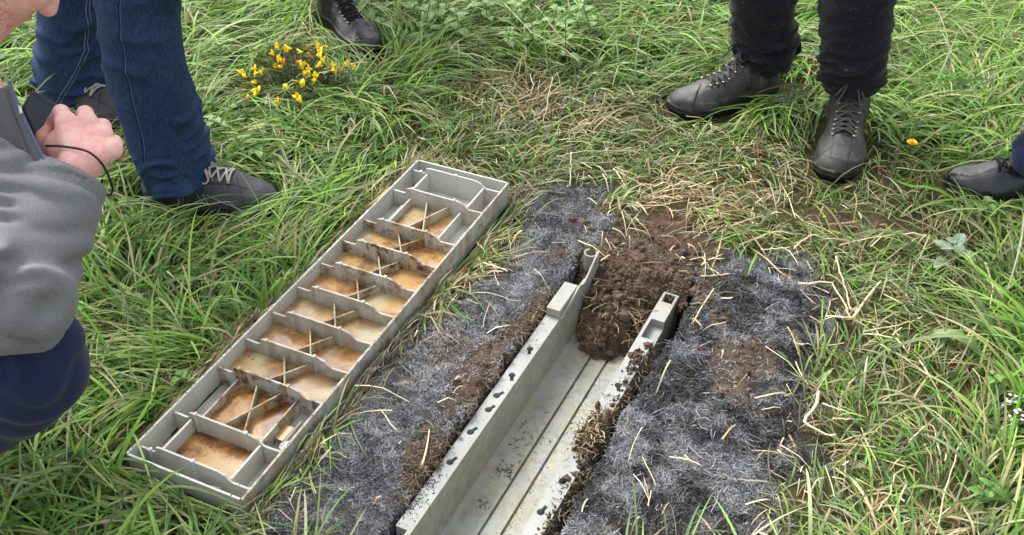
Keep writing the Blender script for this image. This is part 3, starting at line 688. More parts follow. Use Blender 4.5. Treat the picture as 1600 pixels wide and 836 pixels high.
def standing(label, legs, hipc, yaw, trouser, jacket, cat='person'):
    """legs: list of (path points hip->hem, radii along x, radii across, folds)"""
    base = np.array([hipc[0], hipc[1], 0.])
    hip = np.asarray(hipc, float); f_ = np.array([math.cos(yaw), math.sin(yaw), 0]); s_ = np.array([-f_[1], f_[0], 0]); U = np.array([0, 0, 1.]); p = lambda a, b, c: hip+f_*a+s_*b+U*c
    def bod(P):
        d = seg(P, p(0, 0, .0), p(.0, 0, .5), .09, .06); d = smin(d, seg(P, p(0, 0, .5), p(.02, 0, .66), .055, .05), .03)
        d = smin(d, ell(P, p(.02, 0, .74), (.095, .08, .118)), .03); d = smin(d, ell(P, p(.115, 0, .72), (.022, .016, .022)), .012); d = smin(d, ell(P, p(.06, 0, .66), (.045, .04, .035)), .02)
        for g in (1, -1):
            d = smin(d, ell(P, p(.01, g*.088, .73), (.014, .012, .028)), .006)
            d = smin(d, seg(P, p(.10, g*.195, .125), p(.20, g*.16, .085), .028, .036), .02)
            for k in range(4): d = smin(d, seg(P, p(.20, g*(.130+.021*k), .085), p(.25, g*(.130+.021*k), .045), .012, .010), .004)
            d = smin(d, seg(P, p(.17, g*.135, .09), p(.22, g*.105, .07), .013, .011), .008)
        for pa, *_ in legs:
            pa = [np.asarray(a) for a in pa]
            for a, b in zip(pa[:-1], pa[1:]): d = smin(d, seg(P, a, b, .034, .034), .02)
        return d
    allp = np.array([q for pa, *_ in legs for q in pa]); lo = np.minimum(allp.min(0)-.08, hip+(-.34, -.34, -.1)); hi = np.maximum(allp.max(0)+.08, hip+(.34, .34, .9))
    V, q = surfnet(bod, lo, hi, .011)
    root = bpy.data.objects.new('person', mesh('person', V-base, q, M['skin'])); root.location = base; C.objects.link(root); WL[root.name] = tuple(base); tag(root, label, cat)
    def jac(P):
        d = seg(P, p(0, 0, -.02), p(.01, 0, .22), .155, .14); d = smin(d, seg(P, p(.01, -.09, .40), p(.01, .09, .40), .125, .125), .09)
        for g in (1, -1):
            d = smin(d, seg(P, p(0, g*.17, .47), p(-.04, g*.24, .20), .068, .055), .05); d = smin(d, seg(P, p(-.04, g*.24, .20), p(.12, g*.19, .115), .054, .042), .03)
        d = smin(d, seg(P, p(0, 0, .50), p(.01, 0, .56), .075, .066), .03)
        return d
    V, q = surfnet(jac, hip+(-.42, -.42, -.22), hip+(.42, .42, .66), .014); put('jacket', V, q, jacket, root)
    V, q = surfnet(lambda P: smax(ell(P, p(.0, 0, .765), (.108, .093, .115)), (P-p(.055, 0, .74))@(f_*.85-U*.52), .01), hip+(-.2, -.2, .6), hip+(.2, .2, .92), .009)
    put('hair', V, q, M['hair'], root)
    TVs = []; TFs = []; n0 = 0; rings = []
    for pa, rx, ry, fo in legs:
        v, f, rg = loft(pa, rx, ry, folds=fo); TVs.append(v); TFs.append(f+n0); n0 += len(v); rings.append(rg)
    v, f = surfnet(lambda P: smin(seg(P, p(-.01, .05, -.06), p(-.01, .05, .06), .125, .12), seg(P, p(-.01, -.05, -.06), p(-.01, -.05, .06), .125, .12), .05), hip+(-.3, -.3, -.25), hip+(.3, .3, .25), .02)
    TVs.append(v); TFs.append(f+n0)
    tr = put('trousers', np.concatenate(TVs), np.concatenate(TFs), trouser, root)
    return root, tr, rings
def seam(rings, idx, k, r, name, mt, parent, u0=0, u1=1., lift=.0006):
    rg = rings[idx]; m = len(rg)-2; P = []
    for i in range(int(u0*m), int(u1*m)):
        c = rg[i].mean(0); kk = (k(i/m) if callable(k) else k) % rg.shape[1]; k0 = int(kk); p = rg[i][k0]*(1-kk+k0)+rg[i][(k0+1) % rg.shape[1]]*(kk-k0); d = p-c; P.append(p+d/np.linalg.norm(d)*lift)
    b = MB(); b.tube(P, r, 5); b.build(name, mt, parent, smooth=True)

# --- right person: two hiking boots, black trousers
hkm = (M['boot'], M['rubber'], M['lace_dark'], M['metal'])
toeA, heelA = G(1050, 182), G(1222, 152); yA = heelA[1]+.0
dA = (toeA-heelA); dA /= np.linalg.norm(dA); heelA = toeA-dA*.30
toeB, heelB = G(1298, 296), G(1322, 160); dB = toeB-heelB; dB /= np.linalg.norm(dB); heelB = toeB-dB*.305
aA = heelA+dA*.062; aB = heelB+dB*.062
kneeA = Y(1195, -60, aA[1]); hipR = np.array([(aA[0]+aB[0])/2+.04, (aA[1]+aB[1])/2+.12, .93])
pA = [hipR+(-.10, 0, -.03), (kneeA+hipR+(-.1, 0, 0))/2+(0, -.01, 0), kneeA, Y(1192, 30, aA[1]+.0), Y(1196, 70, aA[1]+.0), np.array([aA[0]+.004, aA[1]+.004, .160])]
pB = [hipR+(.10, 0, -.03), (Y(1352, -120, aB[1])+hipR+(.1, 0, 0))/2, Y(1344, -60, aB[1]+.03), Y(1337, 40, aB[1]+.01), Y(1334, 90, aB[1]), np.array([aB[0]+.002, aB[1]-.008, .148])]
RP, RT, rr = standing('person in black trousers and two scuffed lace-up walking boots facing the trench', [
    (pA, [.10, .09, .08, .080, .080, .078], [.11, .09, .08, .076, .074, .070], folder(.008, .014, 3, .7, 12)),
    (pB, [.10, .09, .084, .084, .080, .066], [.11, .09, .085, .08, .078, .070], folder(.008, .014, 12, .72, 12))], hipR, R(-100), M['black_cloth'], M['navy'])
boot(RP, heelA, toeA, 'hiker', hkm); boot(RP, heelB, toeB, 'hiker', hkm)

# --- person in jeans behind the lid
shm = (M['suede'], M['rubber_grey'], M['lace_pale'], M['suede'])
toeJ, heelJ = G(425, 328), G(232, 318); dJ = toeJ-heelJ; dJ /= np.linalg.norm(dJ); toeJ = heelJ+dJ*.30
aJ = heelJ+dJ*.075
toeK = G(200, 200); heelK = toeK-np.array([.80, .60, 0])*.29; dK = np.array([.8, .6, 0]); dK = np.array([.88, -.47, 0]); heelK = toeK-dK*.29; aK = heelK+dK*.07
hipJ = np.array([(aJ[0]+aK[0])/2-.10, (aJ[1]+aK[1])/2+.02, .92])
pJ = [hipJ+(.0, -.1, -.03), Y(214, -140, aJ[1]+.06), Y(217, 0, aJ[1]+.04), Y(228, 100, aJ[1]+.03), Y(252, 195, aJ[1]+.02), Y(268, 245, aJ[1]+.01), Y(286, 288, aJ[1])]
pK = [hipJ+(-.0, .1, -.03), Y(125, -140, aK[1]+.02), Y(114, 0, aK[1]), Y(112, 70, aK[1]), Y(114, 130, aK[1]), Y(126, 168, aK[1])]
JP, JT, jr = standing('person in dark blue jeans and grey lace-up shoes with pale laces', [
    (pJ, [.10, .09, .083, .083, .083, .082, .078], [.11, .09, .09, .085, .085, .082, .08], folder(.009, .006, 23, .6, 11)),
    (pK, [.10, .09, .075, .08, .088, .09], [.11, .09, .085, .085, .085, .085], folder(.010, .012, 31, .6, 11))], hipJ, R(-25), M['denim'], M['navy'])
sj, _ = boot(JP, heelJ, toeJ, 'shoe', shm); boot(JP, heelK, toeK, 'shoe', shm)
M['denim_seam'] = cloth(lin(58, 78, 112), lin(92, 112, 146), 1500, .1)
kf = lambda u: 19.5+8*sstep(.62, 1., u); kb = lambda u: 8+13*sstep(.45, .95, u)
seam(jr, 0, kf, .0011, 'seam', M['denim_seam'], JT, .3, .99, .0006); seam(jr, 0, lambda u: kf(u)+.7, .0012, 'seam', M['denim'], JT, .3, .99, .001)
for o_ in (0, 1.2): seam(jr, 1, lambda u: kb(u)+o_, .0008, 'seam', M['stitch'], JT, .2, .97, .0003)
seam(jr, 1, lambda u: kb(u)+.6, .0022, 'seam', M['denim'], JT, .2, .97, .0)
# --- person at the back: one black laced boot shows beside the gorse
toeC = G(578, 92); dC = G(590, 92)-G(505, 14); dC /= np.linalg.norm(dC); heelC = toeC-dC*.30; aC = heelC+dC*.06
toeD = toeC+np.array([-.16, .62, 0]); heelD = toeD-dC*.30; aD = heelD+dC*.06
hipC = np.array([(aC[0]+aD[0])/2, (aC[1]+aD[1])/2+.05, .93])
pC = [hipC+(.1, 0, -.03), np.array([aC[0]+.0, aC[1], .5]), np.array([aC[0], aC[1], .26]), np.array([aC[0], aC[1], .165])]
pD = [hipC+(-.1, 0, -.03), np.array([aD[0]+.0, aD[1], .5]), np.array([aD[0], aD[1], .26]), np.array([aD[0], aD[1], .165])]
bkm = (M['boot_black'], M['rubber'], M['lace_black'], M['metal'])
CP, CT, _ = standing('person at the back edge with a black laced leather boot beside the gorse', [
    (pC, [.10, .09, .08, .07], [.11, .09, .08, .07], folder(.006, .012, 41)), (pD, [.10, .09, .08, .07], [.11, .09, .08, .07], folder(.006, .012, 43))], hipC, R(-60), M['black_cloth'], M['black_cloth'])
boot(CP, heelC, toeC, 'work', bkm); boot(CP, heelD, toeD, 'work', bkm)

# --- person at the right edge: shiny dark shoe and navy trouser leg
toeE = G(1478, 296); dE = G(1640, 318)-toeE; dE /= np.linalg.norm(dE); heelE = toeE+dE*.30; aE = heelE-dE*.07
toeF = G(1640, 420); heelF = toeF+dE*.30; aF = heelF-dE*.07
hipE = np.array([(aE[0]+aF[0])/2+.1, (aE[1]+aF[1])/2, .93])
pE = [hipE+(0, .1, -.03), np.array([aE[0]+.04, aE[1], .5]), np.array([aE[0]+.0, aE[1], .28]), np.array([aE[0]-.045, aE[1], .085])]
pF = [hipE+(0, -.1, -.03), np.array([aF[0]+.04, aF[1], .5]), np.array([aF[0]-.02, aF[1], .28]), np.array([aF[0]-.035, aF[1], .085])]
EP, ET, _ = standing('person at the right edge in navy trousers with one shiny black shoe on the grass', [
    (pE, [.10, .09, .085, .080], [.11, .09, .085, .078], folder(.005, .010, 51)), (pF, [.10, .09, .085, .08], [.11, .09, .085, .078], folder(.005, .010, 53))], hipE, R(170), M['navy'], M['navy'])
shb = (M['shiny'], M['rubber'], M['lace_black'], M['shiny'])
boot(EP, heelE, toeE, 'shoe', shb); boot(EP, heelF, toeF, 'shoe', shb)

# --- crouching man at the left, close to the camera
def crouching():
    D = 1.40
    wr = W(122, 262, 1.385); mcp = [W(103, 192, 1.40), W(137, 194, 1.405), W(160, 212, 1.40), W(174, 234, 1.385)]
    pip = [W(96, 176, 1.425), W(133, 178, 1.435), W(160, 198, 1.43), W(178, 224, 1.415)]
    mid = [W(80, 196, 1.455), W(112, 205, 1.465), W(138, 226, 1.455), W(158, 246, 1.435)]
    tip = [W(72, 210, 1.44), W(98, 224, 1.45), W(122, 240, 1.44), W(142, 256, 1.425)]
    elb = W(10, 455, 1.33); sho = W(-70, 160, 1.42); chest = W(-160, 230, 1.50); neck = W(-125, 75, 1.50)
    fv = W(18, 86, D)-W(84, 18, D); up = -fv/np.linalg.norm(fv)                     # chin -> brow
    right = ray(40, 60)/np.linalg.norm(ray(40, 60)); right = right-up*(right@up); right /= np.linalg.norm(right)   # away from camera
    fw = np.cross(up, right); fw = fw if (fw@(W(100, 100, D)-W(40, 40, D))) > 0 else -fw
    yw = .32; fw, right = fw*math.cos(yw)+right*math.sin(yw), right*math.cos(yw)-fw*math.sin(yw)
    nose = W(82, 22, 1.43); hc = nose-fw*.122+up*.043
    hp = lambda a, b, c: hc+fw*a+right*b+up*c
    E_ = np.stack([fw, right, up])
    def head(P):
        d = ell(P, hp(-.005, 0, .035), (.098, .077, .100), E_)
        d = smin(d, ell(P, hp(.035, 0, -.058), (.064, .064, .074), E_), .04)
        d = smin(d, ell(P, hp(.070, 0, -.112), (.026, .030, .022), E_), .03)
        d = smin(d, seg(P, hp(.092, 0, .0), hp(.112, 0, -.040), .010, .0125), .012)
        for g in (1, -1):
            d = smin(d, ell(P, hp(.098, g*.011, -.043), (.012, .009, .008), E_), .006)
            d = smin(d, ell(P, hp(.060, g*.045, -.030), (.030, .024, .026), E_), .03)
            d = smax(d, -ell(P, hp(.098, g*.032, .004), (.014, .018, .012), E_), .012)
            d = smin(d, ell(P, hp(.078, g*.032, .004), (.013, .013, .012), E_), .003)
            d = smin(d, ell(P, hp(-.005, g*.076, -.012), (.018, .008, .032), E_), .006)
        d = smin(d, ell(P, hp(.093, 0, -.068), (.011, .024, .0065), E_), .006); d = smin(d, ell(P, hp(.090, 0, -.080), (.011, .020, .007), E_), .005)
        d = smin(d, ell(P, hp(.09, 0, .028), (.012, .05, .012), E_), .015)
        return d
    def body(P):
        d = smin(head(P), seg(P, hp(-.03, 0, -.04), neck, .056, .062), .04)
        d = smin(d, seg(P, neck, chest, .07, .11), .06); d = smin(d, seg(P, sho, elb, .045, .040), .04); d = smin(d, seg(P, elb, wr, .040, .027), .02); d = smin(d, seg(P, chest, sho, .09, .06), .05)
        return d
    def hand(P):
        d = seg(P, elb+(wr-elb)*.7, wr, .028, .026)
        for i in range(4):
            d = smin(d, seg(P, wr+(mcp[i]-wr)*.12, mcp[i], .019, .0132), .010)
        pal = (mcp[0]+mcp[3]+wr*1)/3; 
        for i in range(4):
            fd = seg(P, mcp[i], pip[i], .0128, .0112); fd = smin(fd, ell(P, mcp[i]+(W(0, 0, 1)-W(0, 4, 1))*1., (.0135,)*3), .006)
            fd = smin(fd, seg(P, pip[i], mid[i], .0108, .0095), .003); fd = smin(fd, seg(P, mid[i], tip[i], .0095, .0085), .003); d = smin(d, fd, .0022)
        d = smin(d, ell(P, W(88, 226, 1.405), (.017, .02, .017)), .014)
        th = [W(98, 244, 1.40), W(84, 232, 1.415), W(73, 222, 1.43), W(66, 212, 1.44)]
        for a, b, r0, r1 in zip(th[:-1], th[1:], (.016, .0125, .0115), (.013, .0115, .009)): d = smin(d, seg(P, a, b, r0, r1), .006)
        return d+(fbm(P[..., 0]*60, P[..., 1]*60, P[..., 2]*60, 6, 2)-.5)*.0012
    lo = np.min([chest, sho, elb, hc], 0)-.22; hi = np.max([hc, wr, neck], 0)+.17
    hipc = W(-330, 560, 1.62)
    kn = W(34, 566, 1.47); kn2 = W(-150, 640, 1.52); ank = np.array([G(-330, 700)[0], G(-330, 700)[1], .10]); ank2 = ank+(-.16, .22, 0)
    def body2(P):
        d = body(P); d = smin(d, seg(P, chest, hipc, .12, .12), .08); d = smin(d, seg(P, hipc, kn, .06, .045), .05); d = smin(d, seg(P, kn, ank, .045, .03), .03); d = smin(d, seg(P, hipc, kn2, .06, .05), .05); return smin(d, seg(P, kn2, ank2, .05, .035), .03)
    allp = np.array([hipc, kn, kn2, ank, ank2, chest, sho, hc, wr])
    V1, q1 = surfnet(body2, allp.min(0)-.16, allp.max(0)+.16, .012)
    V1h, q1h = surfnet(body, hc-.17, hc+.17, .0035)
    # keep the coarse body away from the fine head
    dist = np.abs(V1-hc).max(1) < .158; keep = ~dist[q1].any(1); q1 = q1[keep]
    keep = ~(np.abs(V1h-hc).max(1) > .164)[q1h].any(1); q1h = q1h[keep]
    hb = np.array(mcp+pip+mid+tip+[wr]); V2, q2 = surfnet(hand, hb.min(0)-.05, hb.max(0)+.05, .0022)
    base = np.array([ank[0], ank[1], 0.])
    V = np.concatenate([V1, V1h, V2]); q = np.concatenate([q1, q1h+len(V1), q2+len(V1)+len(V1h)])
    me = mesh('person', V-base, q, M['skin']); root = bpy.data.objects.new('person', me); root.location = base; C.objects.link(root); WL[root.name] = tuple(base)
    tag(root, 'crouching man in a grey sweatshirt and navy trousers holding up a small camera', 'person')
    # sweatshirt
    ax = (elb-sho)/np.linalg.norm(elb-sho); fx = (wr-elb)/np.linalg.norm(wr-elb)
    view = ray(100, 350)/np.linalg.norm(ray(100, 350))
    cuff = elb+(wr-elb)*.93
    def sweat(P):
        q = P-elb; t = (q@fx); u = (q@ax)
        d1 = seg(P, elb+fx*.02, cuff-fx*.06, .068, .054); d1 = smin(d1, seg(P, cuff-fx*.07, cuff-fx*.003, .053, .044), .02)
        d2 = seg(P, sho, elb, .088, .080)
        n = fbm(P[..., 0]*9+3, P[..., 1]*9, P[..., 2]*9, 21, 2)
        v_ = q@np.cross(view, fx); w_ = q@view
        def cr(ph, mk, sd_):
            return (np.abs(np.sin(math.pi*ph))-.45)*1.9*mk
        ph = t*19+v_*7*np.sign(v_)*.6+2.2*n; m1 = sstep(.38, .6, noise(t*12, v_*9, w_*9, 71)); d1 = d1-.011*cr(ph, m1, 0)*sstep(-.03, .05, t)*sstep(.24, .17, t)
        ph = t*31-v_*9+2.*n+.4; m1 = sstep(.42, .62, noise(t*14+5, v_*12, w_*9, 73)); d1 = d1-.006*cr(ph, m1, 0)*sstep(.0, .05, t)*sstep(.24, .18, t)
        ph = u*15+t*9+2.4*n; m2 = sstep(.38, .6, noise(u*10, t*10+4, w_*7, 75)); d2 = d2-.013*cr(ph, m2, 0)
        ph = u*24-t*12+2*n; m2 = sstep(.42, .62, noise(u*13, t*12+9, w_*8, 77)); d2 = d2-.006*cr(ph, m2, 0)
        fw_ = (np.abs(np.sin(math.pi*(t*70+v_*35+4*n)))-.5)*sstep(.4, .7, noise(P[..., 0]*16, P[..., 1]*16, P[..., 2]*16, 79))*.0035; d1 = d1-fw_*sstep(.26, .2, t); d2 = d2-fw_
        d = smin(d1, d2, .010); d = smin(d, seg(P, sho, chest, .105, .16), .07); d = smin(d, seg(P, chest, hipc, .18, .17), .09)
        d = smin(d, seg(P, neck+(chest-neck)*.5, W(-14, 142, 1.45), .10, .072), .05)
        d = d+(noise(P[..., 0]*22, P[..., 1]*22, P[..., 2]*22, 8)-.5)*.005
        d = np.where(t > (cuff-elb)@fx-.002, np.maximum(d, .001+(t-(cuff-elb)@fx)), d)
        return d
    # fine near the arm, coarse for the torso
    V, q = surfnet(sweat, np.min([elb, wr, sho], 0)-(.11, .13, .12), np.max([elb, wr, sho], 0)+(.10, .12, .10), .0048)
    sw = put('sweatshirt', V, q, M['sweat'], root)
    lo2 = np.min([chest, hipc], 0)-.24; hi2 = np.array([max(chest[0], hipc[0])+.24, max(chest[1], hipc[1])+.24, max(chest[2], neck[2])+.2])
    V, q = surfnet(sweat, lo2, hi2, .014); b0, b1 = np.min([elb, wr, sho], 0)-(.10, .12, .11), np.max([elb, wr, sho], 0)+(.09, .11, .09)
    ins = ((V > b0) & (V < b1)).all(1); q = q[~ins[q].all(1)]; put('shirt_back', V, q, M['sweat'], sw)
    # cuff rib
    cb = MB(); e1 = np.cross(fx, view); e1 /= np.linalg.norm(e1); e2 = np.cross(fx, e1); VV = []; n = 96
    prof = [(-.055, .050), (-.048, .0515), (-.03, .050), (-.012, .048), (.0, .046), (.003, .043), (.0, .038), (-.03, .036)]
    for dz, r in prof:
        for i in range(n): a = 2*math.pi*i/n; r2 = r+(.0007*math.cos(a*32) if r > .04 else 0); VV.append(cuff+fx*dz+e1*math.cos(a)*r2+e2*math.sin(a)*r2)
    cb.add(VV, [(l*n+i, l*n+(i+1) % n, (l+1)*n+(i+1) % n, (l+1)*n+i) for l in range(len(prof)-1) for i in range(n)]); cb.build('cuff', M['sweat'], sw, smooth=True)
    # open collar flap with zip
    o = [(-30, 150, 1.40), (16, 132, 1.375), (30, 168, 1.365), (52, 215, 1.355), (78, 268, 1.345), (72, 290, 1.345), (36, 292, 1.35), (18, 255, 1.36), (-4, 228, 1.37), (-40, 225, 1.385)]
    P = [W(*a) for a in o]; vd = ray(30, 220)/np.linalg.norm(ray(30, 220))
    f = MB(); f.slab(P, None, vd*.006); fo = f.build('collar_flap', M['flap'], sw, bevel=.002)
    z = MB(); z.tube(curve([W(14, 128, 1.374), W(29, 165, 1.363), W(52, 215, 1.353), W(80, 270, 1.343)], 24), .0022, 6); z.build('zip', M['zip'], sw, smooth=True)
    z = MB(); z.tube(curve([W(6, 140, 1.372), W(24, 190, 1.364), W(40, 235, 1.354), W(60, 280, 1.345)], 24), .0012, 5); z.build('zip', M['flap'], sw, smooth=True)
    z = MB(); z.slab([W(28, 164, 1.358), W(33, 166, 1.358), W(35, 176, 1.356), W(31, 178, 1.356)], None, vd*.003); z.build('zip_pull', M['metal'], sw)
    # trousers
    def trou(P):
        n = fbm(P[..., 0]*8, P[..., 1]*8, P[..., 2]*8, 33, 2)
        tv = (kn-hipc)/np.linalg.norm(kn-hipc); t = (P-kn)@tv
        d = seg(P, hipc, kn, .115, .078); d = smin(d, seg(P, kn, ank, .078, .068), .03); d = smin(d, seg(P, W(30, 610, 1.49), W(-60, 650, 1.55), .062, .07), .012); d = smin(d, seg(P, W(74, 540, 1.47), W(56, 572, 1.47), .042, .05), .012); d = smin(d, seg(P, hipc, kn2, .115, .08), .04); d = smin(d, seg(P, kn2, ank2, .08, .068), .03)
        d = smin(d, ell(P, hipc, (.19, .18, .15)), .05)
        m_ = sstep(.4, .6, noise(P[..., 0]*9, P[..., 1]*9, P[..., 2]*9, 37)); v2 = (P-kn)@np.cross(view, tv)
        return d-.011*np.abs(np.sin(t*52+v2*26+n*9))*m_-.009*np.abs(np.sin(v2*58-t*30+n*8))*(1-m_)+.004+(noise(P[..., 0]*18, P[..., 1]*18, P[..., 2]*18, 9)-.5)*.006
    al = np.array([hipc, kn, kn2, ank, ank2]); V, q = surfnet(trou, al.min(0)-(.22, .22, .03), al.max(0)+(.16, .2, .2), .0085)
    tr = put('trousers', V, q, M['navy'], root)
    for h, off in ((ank, 0), (ank2, 1)):
        d_ = np.array([.95, .3, 0]); hh = np.array([h[0], h[1], 0])-d_*.06; boot(root, hh, hh+d_*.3, 'work', bkm)
    # head hair and stubble belong to the head
    V, q = surfnet(lambda P: np.maximum(head(P)-.006, np.maximum(-(P-hp(0, 0, .045))@(up*.75-fw*.6), -.5)), hc-.17, hc+.17, .005); put('hair', V, q, M['hair'], root)
    tri = BVHTree.FromPolygons([Vector(a) for a in V1h], [tuple(a) for a in q1h.tolist()])
    st = MB()
    for k in range(2600):
        a, c = rng.uniform(-.02, .105), rng.uniform(-.135, -.03); b = rng.uniform(-.08, .08)
        if c > -.06 and a > .03+.3*abs(c): continue
        s0 = hp(a, b*3, c*1.3); cc = hp(.02, 0, -.045); h = tri.ray_cast(Vector(s0+(s0-cc)*3), Vector(cc-s0).normalized())
        if h[0] is None: continue
        p = np.array(h[0]); nn = np.array(h[1])
        if (p-hc)@up > -.035: continue
        st.tube([p-nn*.0004, p+nn*.0012-up*.0012], .00028, 3, cap=False)
    if st.V: st.build('beard', M['stubble'], root)
    # camera in the hand
    c0 = W(63, 190, 1.445); cx = W(92, 206, 1.455)-W(40, 176, 1.44); cx /= np.linalg.norm(cx); cy = np.array(view); cy = cy-cx*(cy@cx); cy /= np.linalg.norm(cy); cz = np.cross(cx, cy); cz = cz if cz[2] > 0 else -cz
    cr = empty('compact_camera', c0); tag(cr, 'small black camera held in the crouching man\'s hand', 'camera')
    b = MB(); b.box(c0-cx*.030-cz*.024-cy*.002, cx*.085, cz*.056, cy*.022); b.build('camera_body', M['camera'], cr, bevel=.004)
    b = MB(); b.box(c0-cx*.026-cz*.018-cy*.0035, cx*.055, cz*.042, cy*.001); b.build('screen', M['screen'], cr)
    b = MB(); q = np.linspace(0, 2*math.pi, 28, endpoint=False); b.slab([c0+cx*.02+cy*.0205+cx*.022*math.cos(a)+cz*.022*math.sin(a) for a in q], None, cy*.022); b.build('lens', M['camera'], cr, bevel=.002)
    b = MB(); b.tube(curve([W(72, 228, 1.375), W(100, 229, 1.365), W(135, 236, 1.36), W(156, 252, 1.365), W(168, 272, 1.38), W(176, 295, 1.40), W(170, 305, 1.40), W(158, 297, 1.40), W(160, 280, 1.41)], 60), .0016, 6); b.build('wrist_cord', M['cord'], cr, smooth=True)
    return root
crouching()

# ------------------------------------------------------------------ grass, straw, charred fibres
def ribbons(name, root, head, L, Wd, e0, layer, col0, col1, K=6, curl=.0, droop=2.2, roll=.5, guard=None, mt='blade', kink=0., wprof='blade', label=None, base_lift=-.004):
    """many blades as one mesh; all arrays are per blade"""
    n = len(L); p = np.zeros((n, K+1, 3)); p[:, 0, :2] = root; p[:, 0, 2] = H(root[:, 0], root[:, 1])+base_lift
    hd = head.copy(); el = e0.copy(); ds = L/K; cu = rng.normal(0, 1, n)*curl; dr = droop*rng.uniform(.6, 1.4, n)*e0
    kk = rng.integers(1, K, n)
    z = p[:, 0, 2].copy(); xy = root.copy(); hs = []
    for k in range(1, K+1):
        hd = hd+cu/K+rng.normal(0, 1, n)*kink*.3; 
        if kink: hd = np.where(kk == k, hd+rng.normal(0, 1, n)*kink, hd)
        el_k = e0-dr*(k-.5)/K; el_k = np.maximum(el_k, -.9)
        xy = xy+np.stack([np.cos(hd), np.sin(hd)], 1)*(ds*np.cos(el_k))[:, None]; z = z+ds*np.sin(el_k); p[:, k, :2] = xy
        g = H(xy[:, 0], xy[:, 1]); z = np.maximum(z, g+layer*np.minimum(1, k/2.)+.001); p[:, k, 2] = z
    if guard is not None:
        ok = guard(p); p = p[ok]; n = len(p); Wd = Wd[ok]; col0 = col0[ok]; col1 = col1[ok]
    T = np.gradient(p, axis=1); T /= np.linalg.norm(T, axis=2, keepdims=True)+1e-9
    s = np.cross(T, [0, 0, 1.]); s /= np.linalg.norm(s, axis=2, keepdims=True)+1e-9; u = np.cross(s, T)
    r0 = rng.normal(0, roll, n); r1 = rng.normal(0, roll*1.2, n); t = np.linspace(0, 1, K+1)
    a = r0[:, None]+(r1-r0)[:, None]*t; sd = s*np.cos(a)[..., None]+u*np.sin(a)[..., None]
    w = {'blade': np.minimum(1, .55+1.4*t)*np.sqrt(np.clip(1.0-t**2.2, 0, 1)), 'straw': np.ones(K+1)*.9, 'fibre': 1-.7*t}[wprof]
    off = sd*(Wd[:, None]*.5*w)[..., None]
    V = np.stack([p-off, p+off], 2).reshape(-1, 3)
    base = np.arange(n)[:, None]*(2*(K+1))+np.arange(K)[None]*2
    f = np.stack([base, base+1, base+3, base+2], -1).reshape(-1, 4)
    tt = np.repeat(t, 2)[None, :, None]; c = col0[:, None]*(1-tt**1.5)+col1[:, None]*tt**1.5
    return put(name, V, f, M[mt], cols=np.clip(c.reshape(-1, 3), 0, 1)), p
fpA = np.array([[a[0], a[1]] for a, b, r in footprints]); fpB = np.array([[b[0], b[1]] for a, b, r in footprints])
def foot_d(x, y):
    d = np.full(np.shape(x), 9.)
    for a, b in zip(fpA, fpB):
        e = b-a; t = np.clip(((x-a[0])*e[0]+(y-a[1])*e[1])/(e@e), 0, 1); d = np.minimum(d, np.hypot(x-a[0]-t*e[0], y-a[1]-t*e[1]))
    return d
gpt = G(458, 122)[:2]
def guard(p, tr_z=.012):
    x, y, z = p[..., 0], p[..., 1], p[..., 2]
    bad = ((lidd(x, y) < .004) & (z < RIM+.022)) | ((lidd(x, y) < -.03))
    t, s = ts(x, y); bad |= (s > -.012) & (s < .25) & (t < 1.69)
    bad |= (foot_d(x, y) < .055) & (z < .13)
    bad |= (np.hypot(x-gpt[0], y-gpt[1]) < .095) & (z > .03)
    return ~bad.any(1)
def dirfield(x, y): return 2*math.pi*(fbm(x*1.7+5, y*1.7, seed=61, o=2)*1.9)+(fbm(x*7, y*7, seed=62, o=2)-.5)*3.2
def region(n, margin=.0):
    """random ground points over the visible trapezium and a margin round it"""
    x0, x1, y0, y1 = -2.7, 2.7, .55, 4.0
    x = rng.uniform(x0, x1, n*3); y = rng.uniform(y0, y1, n*3)
    half = .75+.6*y; ok = np.abs(x) < half; return np.stack([x, y], 1)[ok][:n]
LC = lambda *a: lin(*a)
def pick(pal, n, wts=None, var=.16):
    pal = np.array(pal); i = rng.choice(len(pal), n, p=None if wts is None else np.array(wts)/sum(wts)); return pal[i]*np.exp(rng.normal(0, var, (n, 1)))*(1+rng.normal(0, .06, (n, 3)))
GREEN = [LC(106, 154, 48), LC(128, 176, 62), LC(90, 132, 50), LC(146, 184, 82), LC(116, 150, 84), LC(86, 122, 54), LC(162, 188, 104)]
DULL = [LC(118, 138, 90), LC(138, 152, 108), LC(100, 122, 72), LC(156, 164, 120), LC(88, 106, 64)]
DRY = [LC(190, 174, 130), LC(172, 154, 110), LC(212, 198, 160), LC(152, 130, 88), LC(142, 122, 90), LC(196, 186, 150)]
ASH = [LC(26, 26, 27), LC(50, 50, 51), LC(82, 83, 85), LC(114, 115, 118), LC(148, 150, 153), LC(186, 187, 189)]
def lush(x, y): return sstep(-.03, .10, sdpoly(x, y, trampled)+(fbm(x*6, y*6, seed=71)-.5)*.25)
